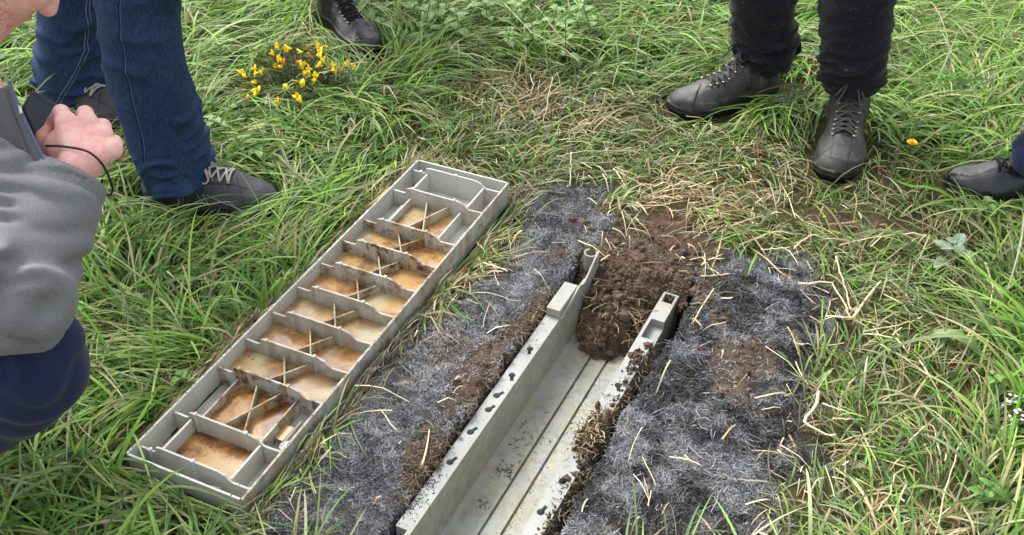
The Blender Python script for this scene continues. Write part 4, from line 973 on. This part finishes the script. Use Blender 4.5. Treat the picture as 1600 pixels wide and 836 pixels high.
# 1 thick long grass combed over in tussocks
nc = 9300; cpos = region(nc); nb = rng.integers(8, 20, len(cpos)); cid = np.repeat(np.arange(len(cpos)), nb); n = len(cid)
ch = dirfield(cpos[:, 0], cpos[:, 1])+rng.normal(0, .45, len(cpos)); cty = rng.random(len(cpos)); ctint = rng.integers(0, len(GREEN), len(cpos))
root = cpos[cid]+rng.normal(0, .018, (n, 2)); lu = lush(root[:, 0], root[:, 1]); bu = burnf(root[:, 0], root[:, 1]); so_ = soilf(root[:, 0], root[:, 1])
gpt = G(458, 122)[:2]; gd = np.hypot(root[:, 0]-gpt[0], root[:, 1]-gpt[1])
keep = (rng.random(n) < (.16+.84*lu)*(1-np.clip(bu*1.5, 0, 1))*(1-so_*.95)*np.clip(gd/.14, .15, 1)) & (foot_d(root[:, 0], root[:, 1]) > .05)
root, cid, lu = root[keep], cid[keep], lu[keep]; n = len(root); up = cty[cid] < .30
head = ch[cid]+rng.normal(0, .30, n)+np.where(up, rng.normal(0, 1.1, n), 0)
L = rng.gamma(5, .030, n).clip(.05, .32)*(.6+.4*lu); wd = rng.uniform(.0024, .0066, n)*np.where(rng.random(n) < .08, 1.5, 1)*(.75+.25*lu)
e0 = np.where(up, rng.uniform(.8, 1.35, n), rng.uniform(.30, .9, n)); lay = rng.uniform(.002, .045, n)*(.3+.7*lu)
c0 = np.where((rng.random(n) < .75)[:, None], np.array(GREEN)[ctint[cid]]*np.exp(rng.normal(0, .18, (n, 1))), pick(GREEN, n)); dullm = rng.random(n) < .6*(1-lu)+.12; c0 = np.where(dullm[:, None], pick(DULL, n), c0)
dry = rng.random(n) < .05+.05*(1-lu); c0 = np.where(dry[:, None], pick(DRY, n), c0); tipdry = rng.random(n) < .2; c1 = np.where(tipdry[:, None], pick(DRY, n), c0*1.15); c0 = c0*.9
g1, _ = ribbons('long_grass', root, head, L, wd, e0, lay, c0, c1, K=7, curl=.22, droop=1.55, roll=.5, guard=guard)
tag(g1, 'long green grass lying over in combed tussocks round the burnt plot', 'grass', kind='stuff')
# 2 flattened, trampled short grass
n = 64000; root = region(n); n = len(root); lu = lush(root[:, 0], root[:, 1]); bu = burnf(root[:, 0], root[:, 1]); so_ = soilf(root[:, 0], root[:, 1])
keep = (rng.random(n) < (1-.72*lu)*(1-np.clip(bu*1.15, 0, 1))*(1-so_*.93)) & (foot_d(root[:, 0], root[:, 1]) > .045); root = root[keep]; n = len(root); lu = lu[keep]
fu = rng.uniform(-.03, LL+.03, 5200); fv = np.where(rng.random(5200) < .42, LW+rng.uniform(.005, .03, 5200), rng.uniform(-.04, -.006, 5200)); fr_ = (LO[None, :2]+fu[:, None]*la[None, :2]+fv[:, None]*lb[None, :2])
fe = np.array([LP(rng.choice([-1, 1])*rng.uniform(.006, .03)+(0 if k % 2 else LL), rng.uniform(0, LW))[:2] for k in range(900)]); nf_ = len(fr_)+len(fe)
root = np.concatenate([root, fr_, fe]); lu = np.concatenate([lu, np.full(nf_, .1)])
head = dirfield(root[:, 0]*1.3, root[:, 1]*1.3)+rng.normal(0, .8, len(root)); head[n:n+len(fr_)] = LA+math.pi*(rng.random(len(fr_)) < .5)+rng.normal(0, .35, len(fr_)); head[n+len(fr_):] = LA+math.pi/2+rng.normal(0, .4, len(fe)); n = len(root)
L = rng.gamma(6, .0135, n).clip(.025, .17); wd = rng.uniform(.0018, .0048, n)
e0 = rng.uniform(.05, .55, n); lay = rng.uniform(.001, .022, n)
dn = fbm(root[:, 0]*5, root[:, 1]*5, seed=77, o=3); c0 = pick(DULL+GREEN[:3], n); dry = rng.random(n) < .2+.8*sstep(.46, .62, dn)*(1-lu); c0 = np.where(dry[:, None], pick(DRY, n), c0)
bf = burnf(root[:, 0], root[:, 1]) > .12; grey = pick([LC(96, 94, 82), LC(128, 122, 102), LC(72, 72, 66), LC(150, 140, 114), LC(104, 108, 84)], n); c0 = np.where(bf[:, None], grey, c0); L = np.where(bf, L*.7, L); wd = np.where(bf, wd*.7, wd)
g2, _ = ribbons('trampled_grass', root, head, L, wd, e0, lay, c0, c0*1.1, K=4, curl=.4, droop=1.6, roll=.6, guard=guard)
tag(g2, 'dull flattened grass trodden down round the burnt plot and the trench', 'grass', kind='stuff')
# 3 charred and ashy fibres
bb = np.concatenate([burnL, burnR]); lo_, hi_ = bb.min(0)-.06, bb.max(0)+.06; lo_[1] = max(lo_[1], .6)
root = rng.uniform(lo_, hi_, (430000, 2)); bu = burnf(root[:, 0], root[:, 1]); root = root[rng.random(len(root)) < bu**1.2]; n = len(root)
x, y = root.T; ashn = .5*fbm(x*7, y*7, seed=81, o=4)+.5*fbm(x*32, y*32, seed=82, o=3); lightp = sstep(.46, .60, ashn); tuft = fbm(x*110, y*110, seed=83, o=2)-.5
soilp = soilf(x, y); keep = rng.random(n) > soilp*.93; root, ashn, lightp, tuft = root[keep], ashn[keep], lightp[keep], tuft[keep]; n = len(root); x, y = root.T
leftp = (sdpoly(x, y, burnL) < .05); lev = np.clip(rng.normal(1.25+2.3*lightp+1.2*leftp*(1-lightp)+.35*leftp+2.6*tuft, .55, n), 0, 4.9); lev = np.where(rng.random(n) < .012, 4.9, lev); i0 = lev.astype(int); fr = (lev-i0)[:, None]; A_ = np.array(ASH+[ASH[-1]])
c0 = A_[i0]*(1-fr)+A_[i0+1]*fr; br = rng.random(n) < .03; c0 = np.where(br[:, None], pick([LC(104, 86, 62), LC(150, 128, 92)], n), c0)
flk = rng.random(n) < .86; L = np.where(flk, rng.uniform(.003, .009, n), rng.gamma(4, .0038, n).clip(.005, .04)*np.where(leftp, .85, 1.35)); wd = np.where(flk, rng.uniform(.0012, .0034, n), rng.uniform(.0007, .0019, n)*np.where(leftp, 1, 1.3))
brn = sstep(.58, .68, fbm(x*6+3, y*6, seed=85, o=3))*.45; c0 = c0*(1-brn[:, None])+c0*np.array([1.35, 1.0, .72])*brn[:, None]
def guard_burn(p):
    x, y = p[..., 0], p[..., 1]; t, s = ts(x, y); return ~(((s > -.003) & (s < .238) & (t < 1.69)) | (lidd(x, y) < .003) | (p[..., 2] < -.02)).any(1)
g3, _ = ribbons('charred_grass', root, dirfield(x*2, y*2)+rng.normal(0, 1.3, n), L, wd, np.where(flk, rng.uniform(0, .25, n), rng.uniform(.0, .35, n)), np.where(flk, rng.uniform(0, .005, n), rng.uniform(0, .007, n)), c0, c0*.9, K=2, curl=1.1, droop=2., roll=.9, guard=guard_burn, mt='fibre', wprof='fibre', base_lift=0.)
tag(g3, 'matted black charred grass dusted with pale grey ash beside the trench', 'burnt grass', kind='stuff')
# 4 straw litter
n = 21000; root = region(n); n = len(root); x, y = root.T; lu = lush(x, y); bu = burnf(x, y); edge = np.clip(4*bu*(1-bu), 0, 1); dn = fbm(x*5, y*5, seed=77, o=3)
dtr = np.minimum(np.abs(sdpoly(x, y, trench_poly)), 1); keep = rng.random(n) < .06+.30*(1-lu)*(1-bu)+.42*edge*(1-lu)+.02*bu+.5*sstep(.5, .66, dn)*(1-lu)*(1-bu)
root = root[keep]; n = len(root); c0 = pick(DRY, n, [3, 2, 3, 1, 1, 3])
g4, _ = ribbons('straw_litter', root, rng.uniform(0, 6.3, n), rng.gamma(4, .014, n).clip(.015, .14), rng.uniform(.0010, .0032, n), rng.uniform(0, .3, n), rng.uniform(.004, .026, n), c0, c0, K=4, curl=.15, droop=1.4, roll=.5, guard=lambda p: guard(p), mt='fibre', kink=.14, wprof='straw')
tag(g4, 'scattered pale dry straw lying on the trampled grass', 'straw', kind='stuff')
# 5 charred crumbs and bits on the trough floor and rims
V = []; Fc = []; Cc = []
def fleck(p, ln, wd_, a, c):
    d = np.array([math.cos(a), math.sin(a), 0])*ln/2; e = np.array([-math.sin(a), math.cos(a), 0])*wd_/2; b = len(V); up_ = np.array([0, 0, wd_*.8])
    V.extend([p-d, p-e, p+d, p+e, p+up_+d*.1]); Fc.extend([(b, b+1, b+4), (b+1, b+2, b+4), (b+2, b+3, b+4), (b+3, b, b+4)]); Cc.extend([c]*5)
for k in range(4200):
    t = rng.uniform(.84, 1.46); s = rng.uniform(.040, .18); dn_ = float(fbm(np.array([t*16]), np.array([s*30]), seed=91, o=3)[0])
    near = math.exp(-abs(s-.05)/.012)*.8*(1.1 < t < 1.35) + (.5 if t > 1.36 else 0)
    if rng.random() > sstep(.45, .75, dn_)*.7+near+.05: continue
    q = TP(t, s, -.1065); fleck(q, rng.gamma(2.2, .0015), rng.uniform(.0005, .0016), rng.uniform(0, 6.3), ASH[rng.choice([0, 1, 2, 3], p=[.4, .3, .2, .1])] if rng.random() < .85 else LC(120, 92, 62))
for c_, n_, sp in ((TP(1.155, .068), 60, .010), (TP(1.07, .066), 22, .006), (TP(1.25, .052), 90, .03), (TP(.90, .085), 22, .010), (TP(.92, .15), 14, .006)):
    for k in range(n_):
        q = c_+np.array([rng.normal(0, sp), rng.normal(0, sp), 0]); t, s = ts(q[0], q[1])
        if .04 < s < .18: q[2] = -.1065+rng.uniform(0, .005); fleck(q, rng.uniform(.004, .016), rng.uniform(.0008, .002), rng.uniform(0, 6.3), ASH[rng.integers(0, 4)])
for k in range(1400):
    t = rng.uniform(.9, 1.47); left = rng.random() < .6; s = rng.beta(1, 2.2)*.029 if left else .218-rng.beta(1, 1.6)*.028
    dn_ = float(fbm(np.array([t*13]), np.array([3.+left]), seed=93, o=3)[0])
    if rng.random() < sstep(.48, .75, dn_): q = TP(t, s, .0006); fleck(q, rng.gamma(2, .0022), rng.uniform(.0006, .002), rng.uniform(0, 6.3), ASH[rng.integers(0, 4)] if left or rng.random() < .4 else LC(110, 84, 58))
tag(put('char_crumbs', V, Fc, M['fibre'], None, TP(1.1, .1, -.1), smooth=False, cols=np.array(Cc)), 'black charred crumbs strewn over the floor and rims of the trough', 'ash debris', kind='stuff')
V = []; Fc = []; Cc = []
for k in range(1500):
    u = rng.uniform(.0, LL); v = rng.uniform(0, LW)
    if u < .118: ok = rng.random() < .9*sstep(.4, .7, float(fbm(np.array([u*30]), np.array([v*22]), seed=95)[0])); v = .05+v*.58
    else: ok = rng.random() < .35*sstep(.5, .7, float(fbm(np.array([u*14]), np.array([v*20]), seed=96)[0]))
    if ok and .03 < u < .97: q = LP(u, v, ZB+.0381); fleck(q, rng.gamma(2, .0018), rng.uniform(.0005, .0018), rng.uniform(0, 6.3), [LC(30, 26, 24), LC(50, 38, 30), LC(72, 58, 44)][rng.integers(0, 3)])
for k in range(420):
    side = rng.random() < .5; q = LP(rng.uniform(0, LL), .0022 if side else LW-.0022, RIM+.0004); fleck(q, rng.uniform(.0008, .004), rng.uniform(.0005, .0016), rng.uniform(0, 6.3), LC(60, 50, 40))
tag(put('floating_specks', V, Fc, M['fibre'], None, LP(.3, .1), smooth=False, cols=np.array(Cc)), 'dark specks of dirt floating on the muddy water in the lid', 'dirt specks', kind='stuff')
# 6 brown fibrous thatch along the trench edges, roots in the heap
V = []; m = MB(); cols = []
def wisp(p, a, ln, r, c, z1=.006, el=.3):
    P = [p]; 
    for k in range(4):
        a += rng.normal(0, .3); p = p+np.array([math.cos(a), math.sin(a), math.sin(el)*(.8-.5*k)])*ln/4; P.append(p)
    b = len(m.V); m.tube(P, r, 4, cap=False); cols.extend([c]*(len(m.V)-b))
BR = [LC(96, 80, 60), LC(126, 106, 80), LC(74, 60, 46), LC(150, 130, 100), LC(58, 46, 36)]
for (px, py, sx, sy, k_) in ((668, 745, 10, 30, 150), (700, 700, 8, 18, 70), (645, 770, 10, 20, 90), (812, 525, 9, 14, 110), (835, 502, 7, 10, 110), (770, 600, 6, 14, 60), (740, 645, 6, 14, 60)):
    for k in range(k_):
        q = G(px+rng.normal(0, sx), py+rng.normal(0, sy)); t, s = ts(q[0], q[1])
        if s > -.006: q = q-tb*(s+.006+abs(rng.normal(0, .012)))
        q[2] = max(float(H(q[0], q[1])), -.02)+.001; wisp(q, rng.uniform(0, 6.3), rng.uniform(.008, .026), rng.uniform(.0003, .0008), BR[rng.integers(0, 5)])
for k in range(330):                        # clod of torn turf sitting on the right rim
    q = TP(rng.normal(1.215, .028), .207+rng.normal(0, .011), rng.uniform(.001, .018)); wisp(q, rng.uniform(0, 6.3), rng.uniform(.006, .022), rng.uniform(.0004, .0010), (BR+BR+DRY)[rng.integers(0, 13)])
for k in range(260): q = TP(rng.uniform(.95, 1.5), .226+abs(rng.normal(0, .005)), rng.uniform(-.03, .004)); wisp(q, rng.uniform(0, 6.3), rng.uniform(.008, .028), rng.uniform(.0004, .001), BR[rng.integers(0, 5)])
for k in range(110): q = TP(rng.uniform(1.53, 1.66), rng.uniform(.045, .18), rng.uniform(-.07, .005)); wisp(q, rng.uniform(0, 6.3), rng.uniform(.015, .05), rng.uniform(.0004, .0008), (BR+DRY)[rng.integers(0, 6)])
tag(put('turf_fibres', m.V, m.F, M['fibre'], None, TP(1.2, 0), cols=np.array(cols)), 'brown roots and torn turf fibres hanging along the trench edges', 'turf roots', kind='stuff')

# ------------------------------------------------------------------ big pale dry stalks, one by one
stalks = [([(292, 166), (345, 178), (425, 177)], .0022, .03), ([(348, 128), (385, 137), (428, 188)], .0022, .035), ([(330, 118), (352, 108), (380, 109)], .0020, .05), ([(788, 6), (830, 50), (885, 78), (905, 98)], .0018, .10),
 ([(838, 8), (870, 52), (900, 78)], .0016, .11), ([(893, 238), (890, 290)], .0026, .02), ([(868, 244), (915, 236), (975, 236)], .0019, .025), ([(958, 265), (1020, 297)], .0026, .02), ([(957, 306), (950, 338)], .0026, .015),
 ([(978, 322), (1040, 320)], .0026, .02), ([(1094, 414), (1112, 403), (1132, 405)], .0034, .018), ([(1095, 432), (1142, 428)], .0034, .018), ([(1098, 402), (1120, 432)], .0024, .018), ([(1246, 443), (1300, 442), (1322, 480), (1332, 500)], .0040, .03),
 ([(1292, 494), (1332, 496), (1352, 470), (1377, 438)], .0042, .035), ([(1306, 400), (1318, 440), (1330, 485)], .0030, .035), ([(1312, 382), (1360, 372), (1402, 366)], .0030, .03), ([(1350, 522), (1400, 528), (1416, 548)], .0034, .03),
 ([(1278, 612), (1272, 640), (1254, 655), (1268, 668), (1292, 680), (1306, 678)], .0044, .03), ([(1284, 630), (1326, 644)], .0030, .03), ([(1300, 655), (1334, 654)], .0028, .025), ([(1348, 518), (1412, 506), (1444, 494)], .0026, .03),
 ([(1418, 690), (1455, 660), (1470, 710)], .0024, .03), ([(1475, 674), (1482, 700), (1478, 720)], .0030, .03), ([(1370, 800), (1392, 770), (1398, 740)], .0022, .03), ([(490, 718), (520, 708), (542, 716)], .0036, .02), ([(480, 702), (505, 700), (522, 712)], .0034, .018),
 ([(182, 812), (196, 768)], .0044, .03), ([(192, 840), (180, 786)], .0036, .03), ([(262, 424), (300, 462), (334, 522)], .0019, .05), ([(133, 548), (170, 536), (192, 528)], .0040, .03), ([(150, 560), (180, 538)], .0034, .03), ([(754, 410), (795, 424)], .0034, .016),
 ([(745, 378), (758, 392)], .0024, .016), ([(575, 300), (600, 275), (636, 260)], .0018, .085), ([(596, 240), (614, 222), (632, 212)], .0018, .05), ([(862, 120), (850, 190)], .0018, .04), ([(1290, 212), (1300, 240)], .0018, .03), ([(1240, 388), (1268, 366), (1290, 372)], .0030, .03),
 ([(938, 408), (953, 398)], .0030, .02), ([(930, 466), (952, 504)], .0018, -.045), ([(1180, 372), (1212, 360), (1240, 366)], .0026, .03), ([(1190, 390), (1236, 386)], .0028, .03), ([(1540, 410), (1552, 450), (1546, 480)], .0024, .05), ([(1130, 545), (1128, 560)], .0016, .02),
 ([(1400, 262), (1460, 268), (1520, 250)], .0017, .05), ([(700, 118), (745, 126), (800, 118)], .0016, .04), ([(1500, 690), (1480, 760), (1462, 836)], .0020, .04), ([(232, 730), (300, 760), (345, 762)], .0019, .03), ([(60, 600), (100, 640), (160, 700)], .0016, .06)]
where = ['among the grass by the gorse', 'on the grass near the lid', 'at the head of the trench', 'on the trampled grass at the right', 'on the ash']
m_straw = mat('dry_stalk', rough=.7, spec=.25, build=lambda n_, b: (lambda k: (k.L(k.ramp(k.noise(60, 4), [(.3, tuple(lin(176, 158, 122))), (.7, tuple(lin(220, 206, 174)))]), b.inputs['Base Color'])))(N(n_)))
for i, (pp, r, z) in enumerate(stalks):
    P = np.array([G(a, b, z) for a, b in pp]); P = np.stack([np.interp(np.linspace(0, len(P)-1, 10), np.arange(len(P)), P[:, c_]) for c_ in range(3)], 1)*.75+curve(P, 10)*.25; P[:, :2] += rng.normal(0, .0012, (10, 2)); hz = H(P[:, 0], P[:, 1]); P[:, 2] = (np.maximum(P[:, 2], hz+.002) if z > -.01 else P[:, 2])
    b = MB(); b.tube(P, r*.72*np.linspace(1, .7, 10)*rng.uniform(.8, 1.15, 10), 6, flat=.55); x_, y_ = pp[0]
    o = b.build('dry_stalk', m_straw, smooth=True, loc=tuple(P[0]))
    reg = 0 if (x_ < 560 and y_ < 250) else 1 if x_ < 680 and y_ > 200 else 3 if x_ > 1185 and y_ > 150 else 2
    lab = ['thin pale dead stalk lying in the grass near the gorse', 'pale flattened dry stalk lying close to the upturned lid', 'pale dry stalk near or beyond the far end of the trench', 'pale twisted dry stalk on the grass right of the burnt plot'][reg]
    tag(o, lab, 'dry stalk', ['dead stalks by the gorse', 'dry stalks by the lid', 'dry stalks beyond the trench', 'dry stalks right of the burnt plot'][reg])

# ------------------------------------------------------------------ broad-leaved weeds
def leafmat(c0, c1):
    def f(n, b):
        k = N(n); c = k.ramp(k.noise(70, 5, .6), [(.3, tuple(c0)), (.7, tuple(c1))]); k.L(c, b.inputs['Base Color']); k.bump(k.noise(220, 4), b, .5, .002)
        t = n.nodes.new('ShaderNodeBsdfTranslucent'); mx = n.nodes.new('ShaderNodeMixShader'); mx.inputs[0].default_value = .25
        k.L(c, t.inputs[0]); k.L(b.outputs[0], mx.inputs[1]); k.L(t.outputs[0], mx.inputs[2]); k.L(mx.outputs[0], n.nodes['Material Output'].inputs[0])
    return mat('leaf', rough=.5, build=f)
M['nettle'] = leafmat(lin(100, 140, 66), lin(142, 176, 98)); M['clover'] = leafmat(lin(92, 136, 56), lin(122, 160, 78)); M['dock'] = leafmat(lin(84, 116, 52), lin(124, 152, 80)); M['thistle'] = leafmat(lin(110, 136, 100), lin(170, 184, 164))
def leaf(mb, p, head, el, L, Wd, ser=7, fold=.25, depth=.18, bend=1.):
    n = ser*2; d = np.array([math.cos(head)*math.cos(el), math.sin(head)*math.cos(el), math.sin(el)]); s = np.array([-math.sin(head), math.cos(head), 0]); q = np.array(p, float); b = len(mb.V); V = []
    for i in range(n+1):
        t = i/n; w_ = Wd*.5*(math.sin(math.pi*min(1, t**.75))**.8 if 0 < t < 1 else .02)*(1-(depth if i % 2 else 0)); e_ = el-bend*t
        up_ = np.array([-math.cos(head)*math.sin(e_), -math.sin(head)*math.sin(e_), math.cos(e_)])
        V += [q-s*w_+up_*w_*fold, q.copy(), q+s*w_+up_*w_*fold]; q = q+np.array([math.cos(head)*math.cos(e_), math.sin(head)*math.cos(e_), math.sin(e_)])*L/n
    mb.add(V, [(3*i, 3*i+1, 3*i+4, 3*i+3) for i in range(n)]+[(3*i+1, 3*i+2, 3*i+5, 3*i+4) for i in range(n)])
def nettle(px, py, h, n, size, mt='nettle', name='nettle', lab='', cat='weed', grp=None, z=0., lean=.3):
    p = G(px, py, z+h*.6); p[2] = float(H(p[0], p[1])); rt = empty(name, p); tag(rt, lab, cat, grp)
    a = rng.uniform(0, 6.3); top = p+np.array([math.cos(a)*h*lean, math.sin(a)*h*lean, h]); st = MB(); P = curve([p, (p+top)/2+(0, 0, h*.1), top], 8); st.tube(P, .0014, 5); st.build('stem', M['dock'], rt, smooth=True)
    f = MB(); a = rng.uniform(0, 6.3)
    for k in range(n):
        u = (k//2+1)/(n/2+.01); q = P[min(7, int(u*7))]; a0 = a+(k % 2)*math.pi+(k//2)*1.45; leaf(f, q, a0+rng.normal(0, .2), rng.uniform(.2, .6)*(1.2-.4*u), size*rng.uniform(.8, 1.2)*(1.15-.5*u), size*.62*(1.15-.45*u), bend=rng.uniform(.6, 1.2))
    f.build('foliage', M[mt], rt)
for i, (px, py) in enumerate([(660, 38), (690, 15), (720, 48), (740, 10), (765, 30), (800, 20), (835, 62), (860, 30), (885, 55), (905, 18), (640, 8), (930, 40), (600, 30), (790, 60)]):
    nettle(px, py, rng.uniform(.09, .16), 8, rng.uniform(.042, .06), lab='leafy green nettle in the patch behind the back boot', grp='nettles at the back')
for i, (px, py, lb_) in enumerate([(398, 215, 'greyish green nettle between the jeans leg and the lid'), (415, 245, 'low nettle beside the bare soil by the jeans leg'), (385, 240, 'small nettle just above the grey shoe'), (345, 205, 'flat leafy weed touching the jeans leg')]):
    nettle(px, py, .06, 10, .048, lab=lb_)
for (px, py, h, sz, mt, nm, lb_) in [(278, 600, .04, .030, 'clover', 'cinquefoil', 'small bright green toothed leaf plant left of the lid'), (1532, 330, .06, .05, 'nettle', 'nettle', 'leafy weed in front of the shiny black shoe'), (1560, 610, .06, .030, 'clover', 'nettle', 'green leafy weed near the right edge below the shoe'),
      (1490, 395, .05, .055, 'thistle', 'thistle', 'pale silvery thistle leaves on the grass below the shiny shoe'), (1535, 770, .05, .032, 'clover', 'nettle', 'bright green weed in the lower right corner'), (1125, 30, .08, .05, 'clover', 'nettle', 'leafy weed left of the far walking boot'), (1245, 60, .08, .05, 'nettle', 'nettle', 'leafy weed between the two black trouser legs'),
      (690, 195, .02, .06, 'dock', 'bramble', 'withered leaf plant beyond the far end of the lid'), (650, 720, .02, .0, 'clover', '', '')]:
    if nm: nettle(px, py, h, 8, sz, mt, nm, lb_)
# broad dock-like blades here and there
for (px, py, hd_, L_, lb_) in [(338, 90, .5, .10, 'broad green leaf left of the gorse flowers'), (560, 20, 1.2, .12, 'broad upright leaf beside the black back boot'), (1455, 520, -.6, .11, 'broad pale leaf on the grass right of the ash'), (1500, 50, 2.4, .12, 'broad green leaf in the upper right grass')]:
    p = G(px, py, .03); f = MB(); leaf(f, p, hd_, .5, L_, .028, 8, .35, .03, 1.3); tag(f.build('dock_leaf', M['dock'], loc=tuple(p)), lb_, 'leaf')

# ------------------------------------------------------------------ gorse, dandelion, little white flowers
gp = G(455, 128, .0); gr_ = empty('gorse_bush', gp); tag(gr_, 'low spiny gorse clump covered in yellow flowers in front of the black boot', 'gorse')
fl = [(515, 150), (490, 200), (530, 260), (490, 300), (635, 145), (600, 170), (785, 145), (735, 175), (815, 215), (860, 120), (895, 150), (898, 190), (905, 225), (935, 150), (930, 265), (865, 300), (815, 325), (740, 315), (690, 290), (550, 310), (580, 280), (800, 380), (755, 380), (850, 400), (835, 445), (735, 475), (690, 425), (585, 500), (535, 620), (690, 565), (730, 610), (245, 390), (215, 375), (235, 470), (325, 385), (330, 340), (390, 370), (330, 450), (295, 515), (350, 530), (320, 550), (260, 590), (1180, 325), (1130, 295), (1050, 340), (1020, 350), (1000, 310)]
old = {11: 1}; sp = MB(); stm = MB(); fpos = []
for k, (a, b) in enumerate(fl):
    px, py = 340+a*.1794, 50+b*.1794; z = .06+.06*math.exp(-((px-470)/60)**2); fpos.append(G(px, py, z))
def spray(a, b, r, ns):
    stm.tube(curve([a, (a+b)/2+rng.normal(0, .006, 3), b], 8), np.linspace(.0022, .0012, 8), 5)
    for k in range(ns):
        u = rng.uniform(.25, 1.0); p = a+(b-a)*u+rng.normal(0, .004, 3); d = rng.normal(0, 1, 3); d[2] = abs(d[2])*.6+.2; d /= np.linalg.norm(d); ln = rng.uniform(.009, .022)
        e = np.cross(d, (0, 0, 1.)); e /= np.linalg.norm(e)+1e-6; g_ = np.cross(d, e); r_ = .0007; n0 = len(sp.V)
        sp.add([p+e*r_, p-e*r_*.5+g_*r_*.9, p-e*r_*.5-g_*r_*.9, p+d*ln], [(0, 1, 3), (1, 2, 3), (2, 0, 3)])
for q in fpos:
    a = gp+(np.array([q[0], q[1], 0])-gp)*.55; a[2] = .0; spray(a, q-np.array([0, 0, .004]), .01, 46)
for k in range(150):
    px, py = rng.normal(462, 44), rng.normal(122, 22); q = G(px, py, rng.uniform(.03, .085)); a = gp+(np.array([q[0], q[1], 0])-gp)*.5; a[2] = 0; spray(a, q, .01, 46)
M['gorse'] = leafmat(lin(70, 90, 50), lin(118, 134, 84)); sp.build('spines', M['gorse'], gr_); stm.build('stem', mat('gorse_stem', lin(84, 74, 52), .8), gr_, smooth=True)
def petals(seed_):
    r_ = np.random.default_rng(seed_); f = MB(); U_ = np.array([0, 0, 1.])
    def blob(c, r3, Mx):
        n_, m_ = 10, 7; V = []; 
        for i in range(m_+1):
            ph = math.pi*i/m_
            for j in range(n_): a = 2*math.pi*j/n_; V.append(np.array(c)+Mx@(np.array([math.sin(ph)*math.cos(a), math.sin(ph)*math.sin(a), math.cos(ph)])*r3))
        f.add(V, [(i*n_+j, i*n_+(j+1) % n_, (i+1)*n_+(j+1) % n_, (i+1)*n_+j)[::-1] for i in range(m_) for j in range(n_)])
    ry = lambda a: np.array([[math.cos(a), 0, math.sin(a)], [0, 1, 0], [-math.sin(a), 0, math.cos(a)]]); rx_ = lambda a: np.array([[1, 0, 0], [0, math.cos(a), -math.sin(a)], [0, math.sin(a), math.cos(a)]])
    blob((-.001, 0, .007), (.0014, .0052, .0080), ry(-.35))               # banner
    blob((.0028, .0022, .0045), (.0030, .0011, .0066), ry(.5)@rx_(-.15)); blob((.0028, -.0022, .0045), (.0030, .0011, .0066), ry(.5)@rx_(.15))
    blob((.0035, 0, .0035), (.0026, .0016, .0058), ry(.7)); blob((0, 0, .0), (.0022, .0022, .003), np.eye(3))
    return f
pm = [mesh('flower', petals(k).V, petals(k).F, M['petal']) for k in range(2)]; po = mesh('flower_faded', petals(5).V, petals(5).F, M['petal_old'])
faded = {1, 3, 6, 8, 17, 18, 19, 20, 23, 26, 27, 33, 44, 45}
for k, q in enumerate(fpos):
    o = bpy.data.objects.new('flower', po if k in faded and k % 2 == 0 or k in (20, 18, 26, 33) else pm[k % 2]); C.objects.link(o); o.parent = gr_; o.location = q-gp
    s_ = rng.uniform(.95, 1.35); o.scale = (s_,)*3; o.rotation_euler = (rng.normal(.4, .5), rng.normal(0, .5), rng.uniform(0, 6.3))
def dandelion(px, py, r, lab):
    p = G(px, py, .05); rt = empty('dandelion', (p[0], p[1], 0)); tag(rt, lab, 'dandelion'); f = MB()
    for ring_, (cnt, el, ln) in enumerate([(22, .15, 1.), (18, .5, .85), (14, .9, .65), (8, 1.3, .45)]):
        for k in range(cnt):
            a = 2*math.pi*(k+.5*ring_)/cnt; d = np.array([math.cos(a)*math.cos(el), math.sin(a)*math.cos(el), math.sin(el)])*r*ln; e = np.array([-math.sin(a), math.cos(a), 0])*r*.10; f.add([p+e*.5, p-e*.5, p+d-e, p+d+e], [(0, 1, 2, 3)])
    f.build('flower_head', M['petal'], rt); s_ = MB(); s_.tube([(p[0]+.004, p[1], .0), (p[0], p[1]+.002, .03), tuple(p)], .0016, 6); s_.build('stem', M['dock'], rt, smooth=True)
dandelion(1425, 223, .013, 'single yellow dandelion in the grass right of the walking boots'); dandelion(1541, 181, .0045, 'tiny yellow flower bud in the grass near the right edge')
for (px, py, lab) in [(1576, 622, 'little white flower cluster on the right edge'), (1590, 650, 'lower white flower cluster on the right edge')]:
    p = G(px, py, .05); rt = empty('white_flower', (p[0], p[1], 0)); tag(rt, lab, 'white flower'); f = MB()
    for k in range(9):
        c = p+rng.normal(0, .006, 3)
        for j in range(5): a = 2*math.pi*j/5; d = np.array([math.cos(a), math.sin(a), .3])*.0034; e = np.array([-math.sin(a), math.cos(a), 0])*.0013; f.add([c, c+d*.6-e, c+d, c+d*.6+e], [(0, 1, 2, 3)])
    f.build('petals', M['white_petal'], rt); s_ = MB(); s_.tube([(p[0], p[1], .0), tuple(p)], .001, 5); s_.build('stem', M['dock'], rt)
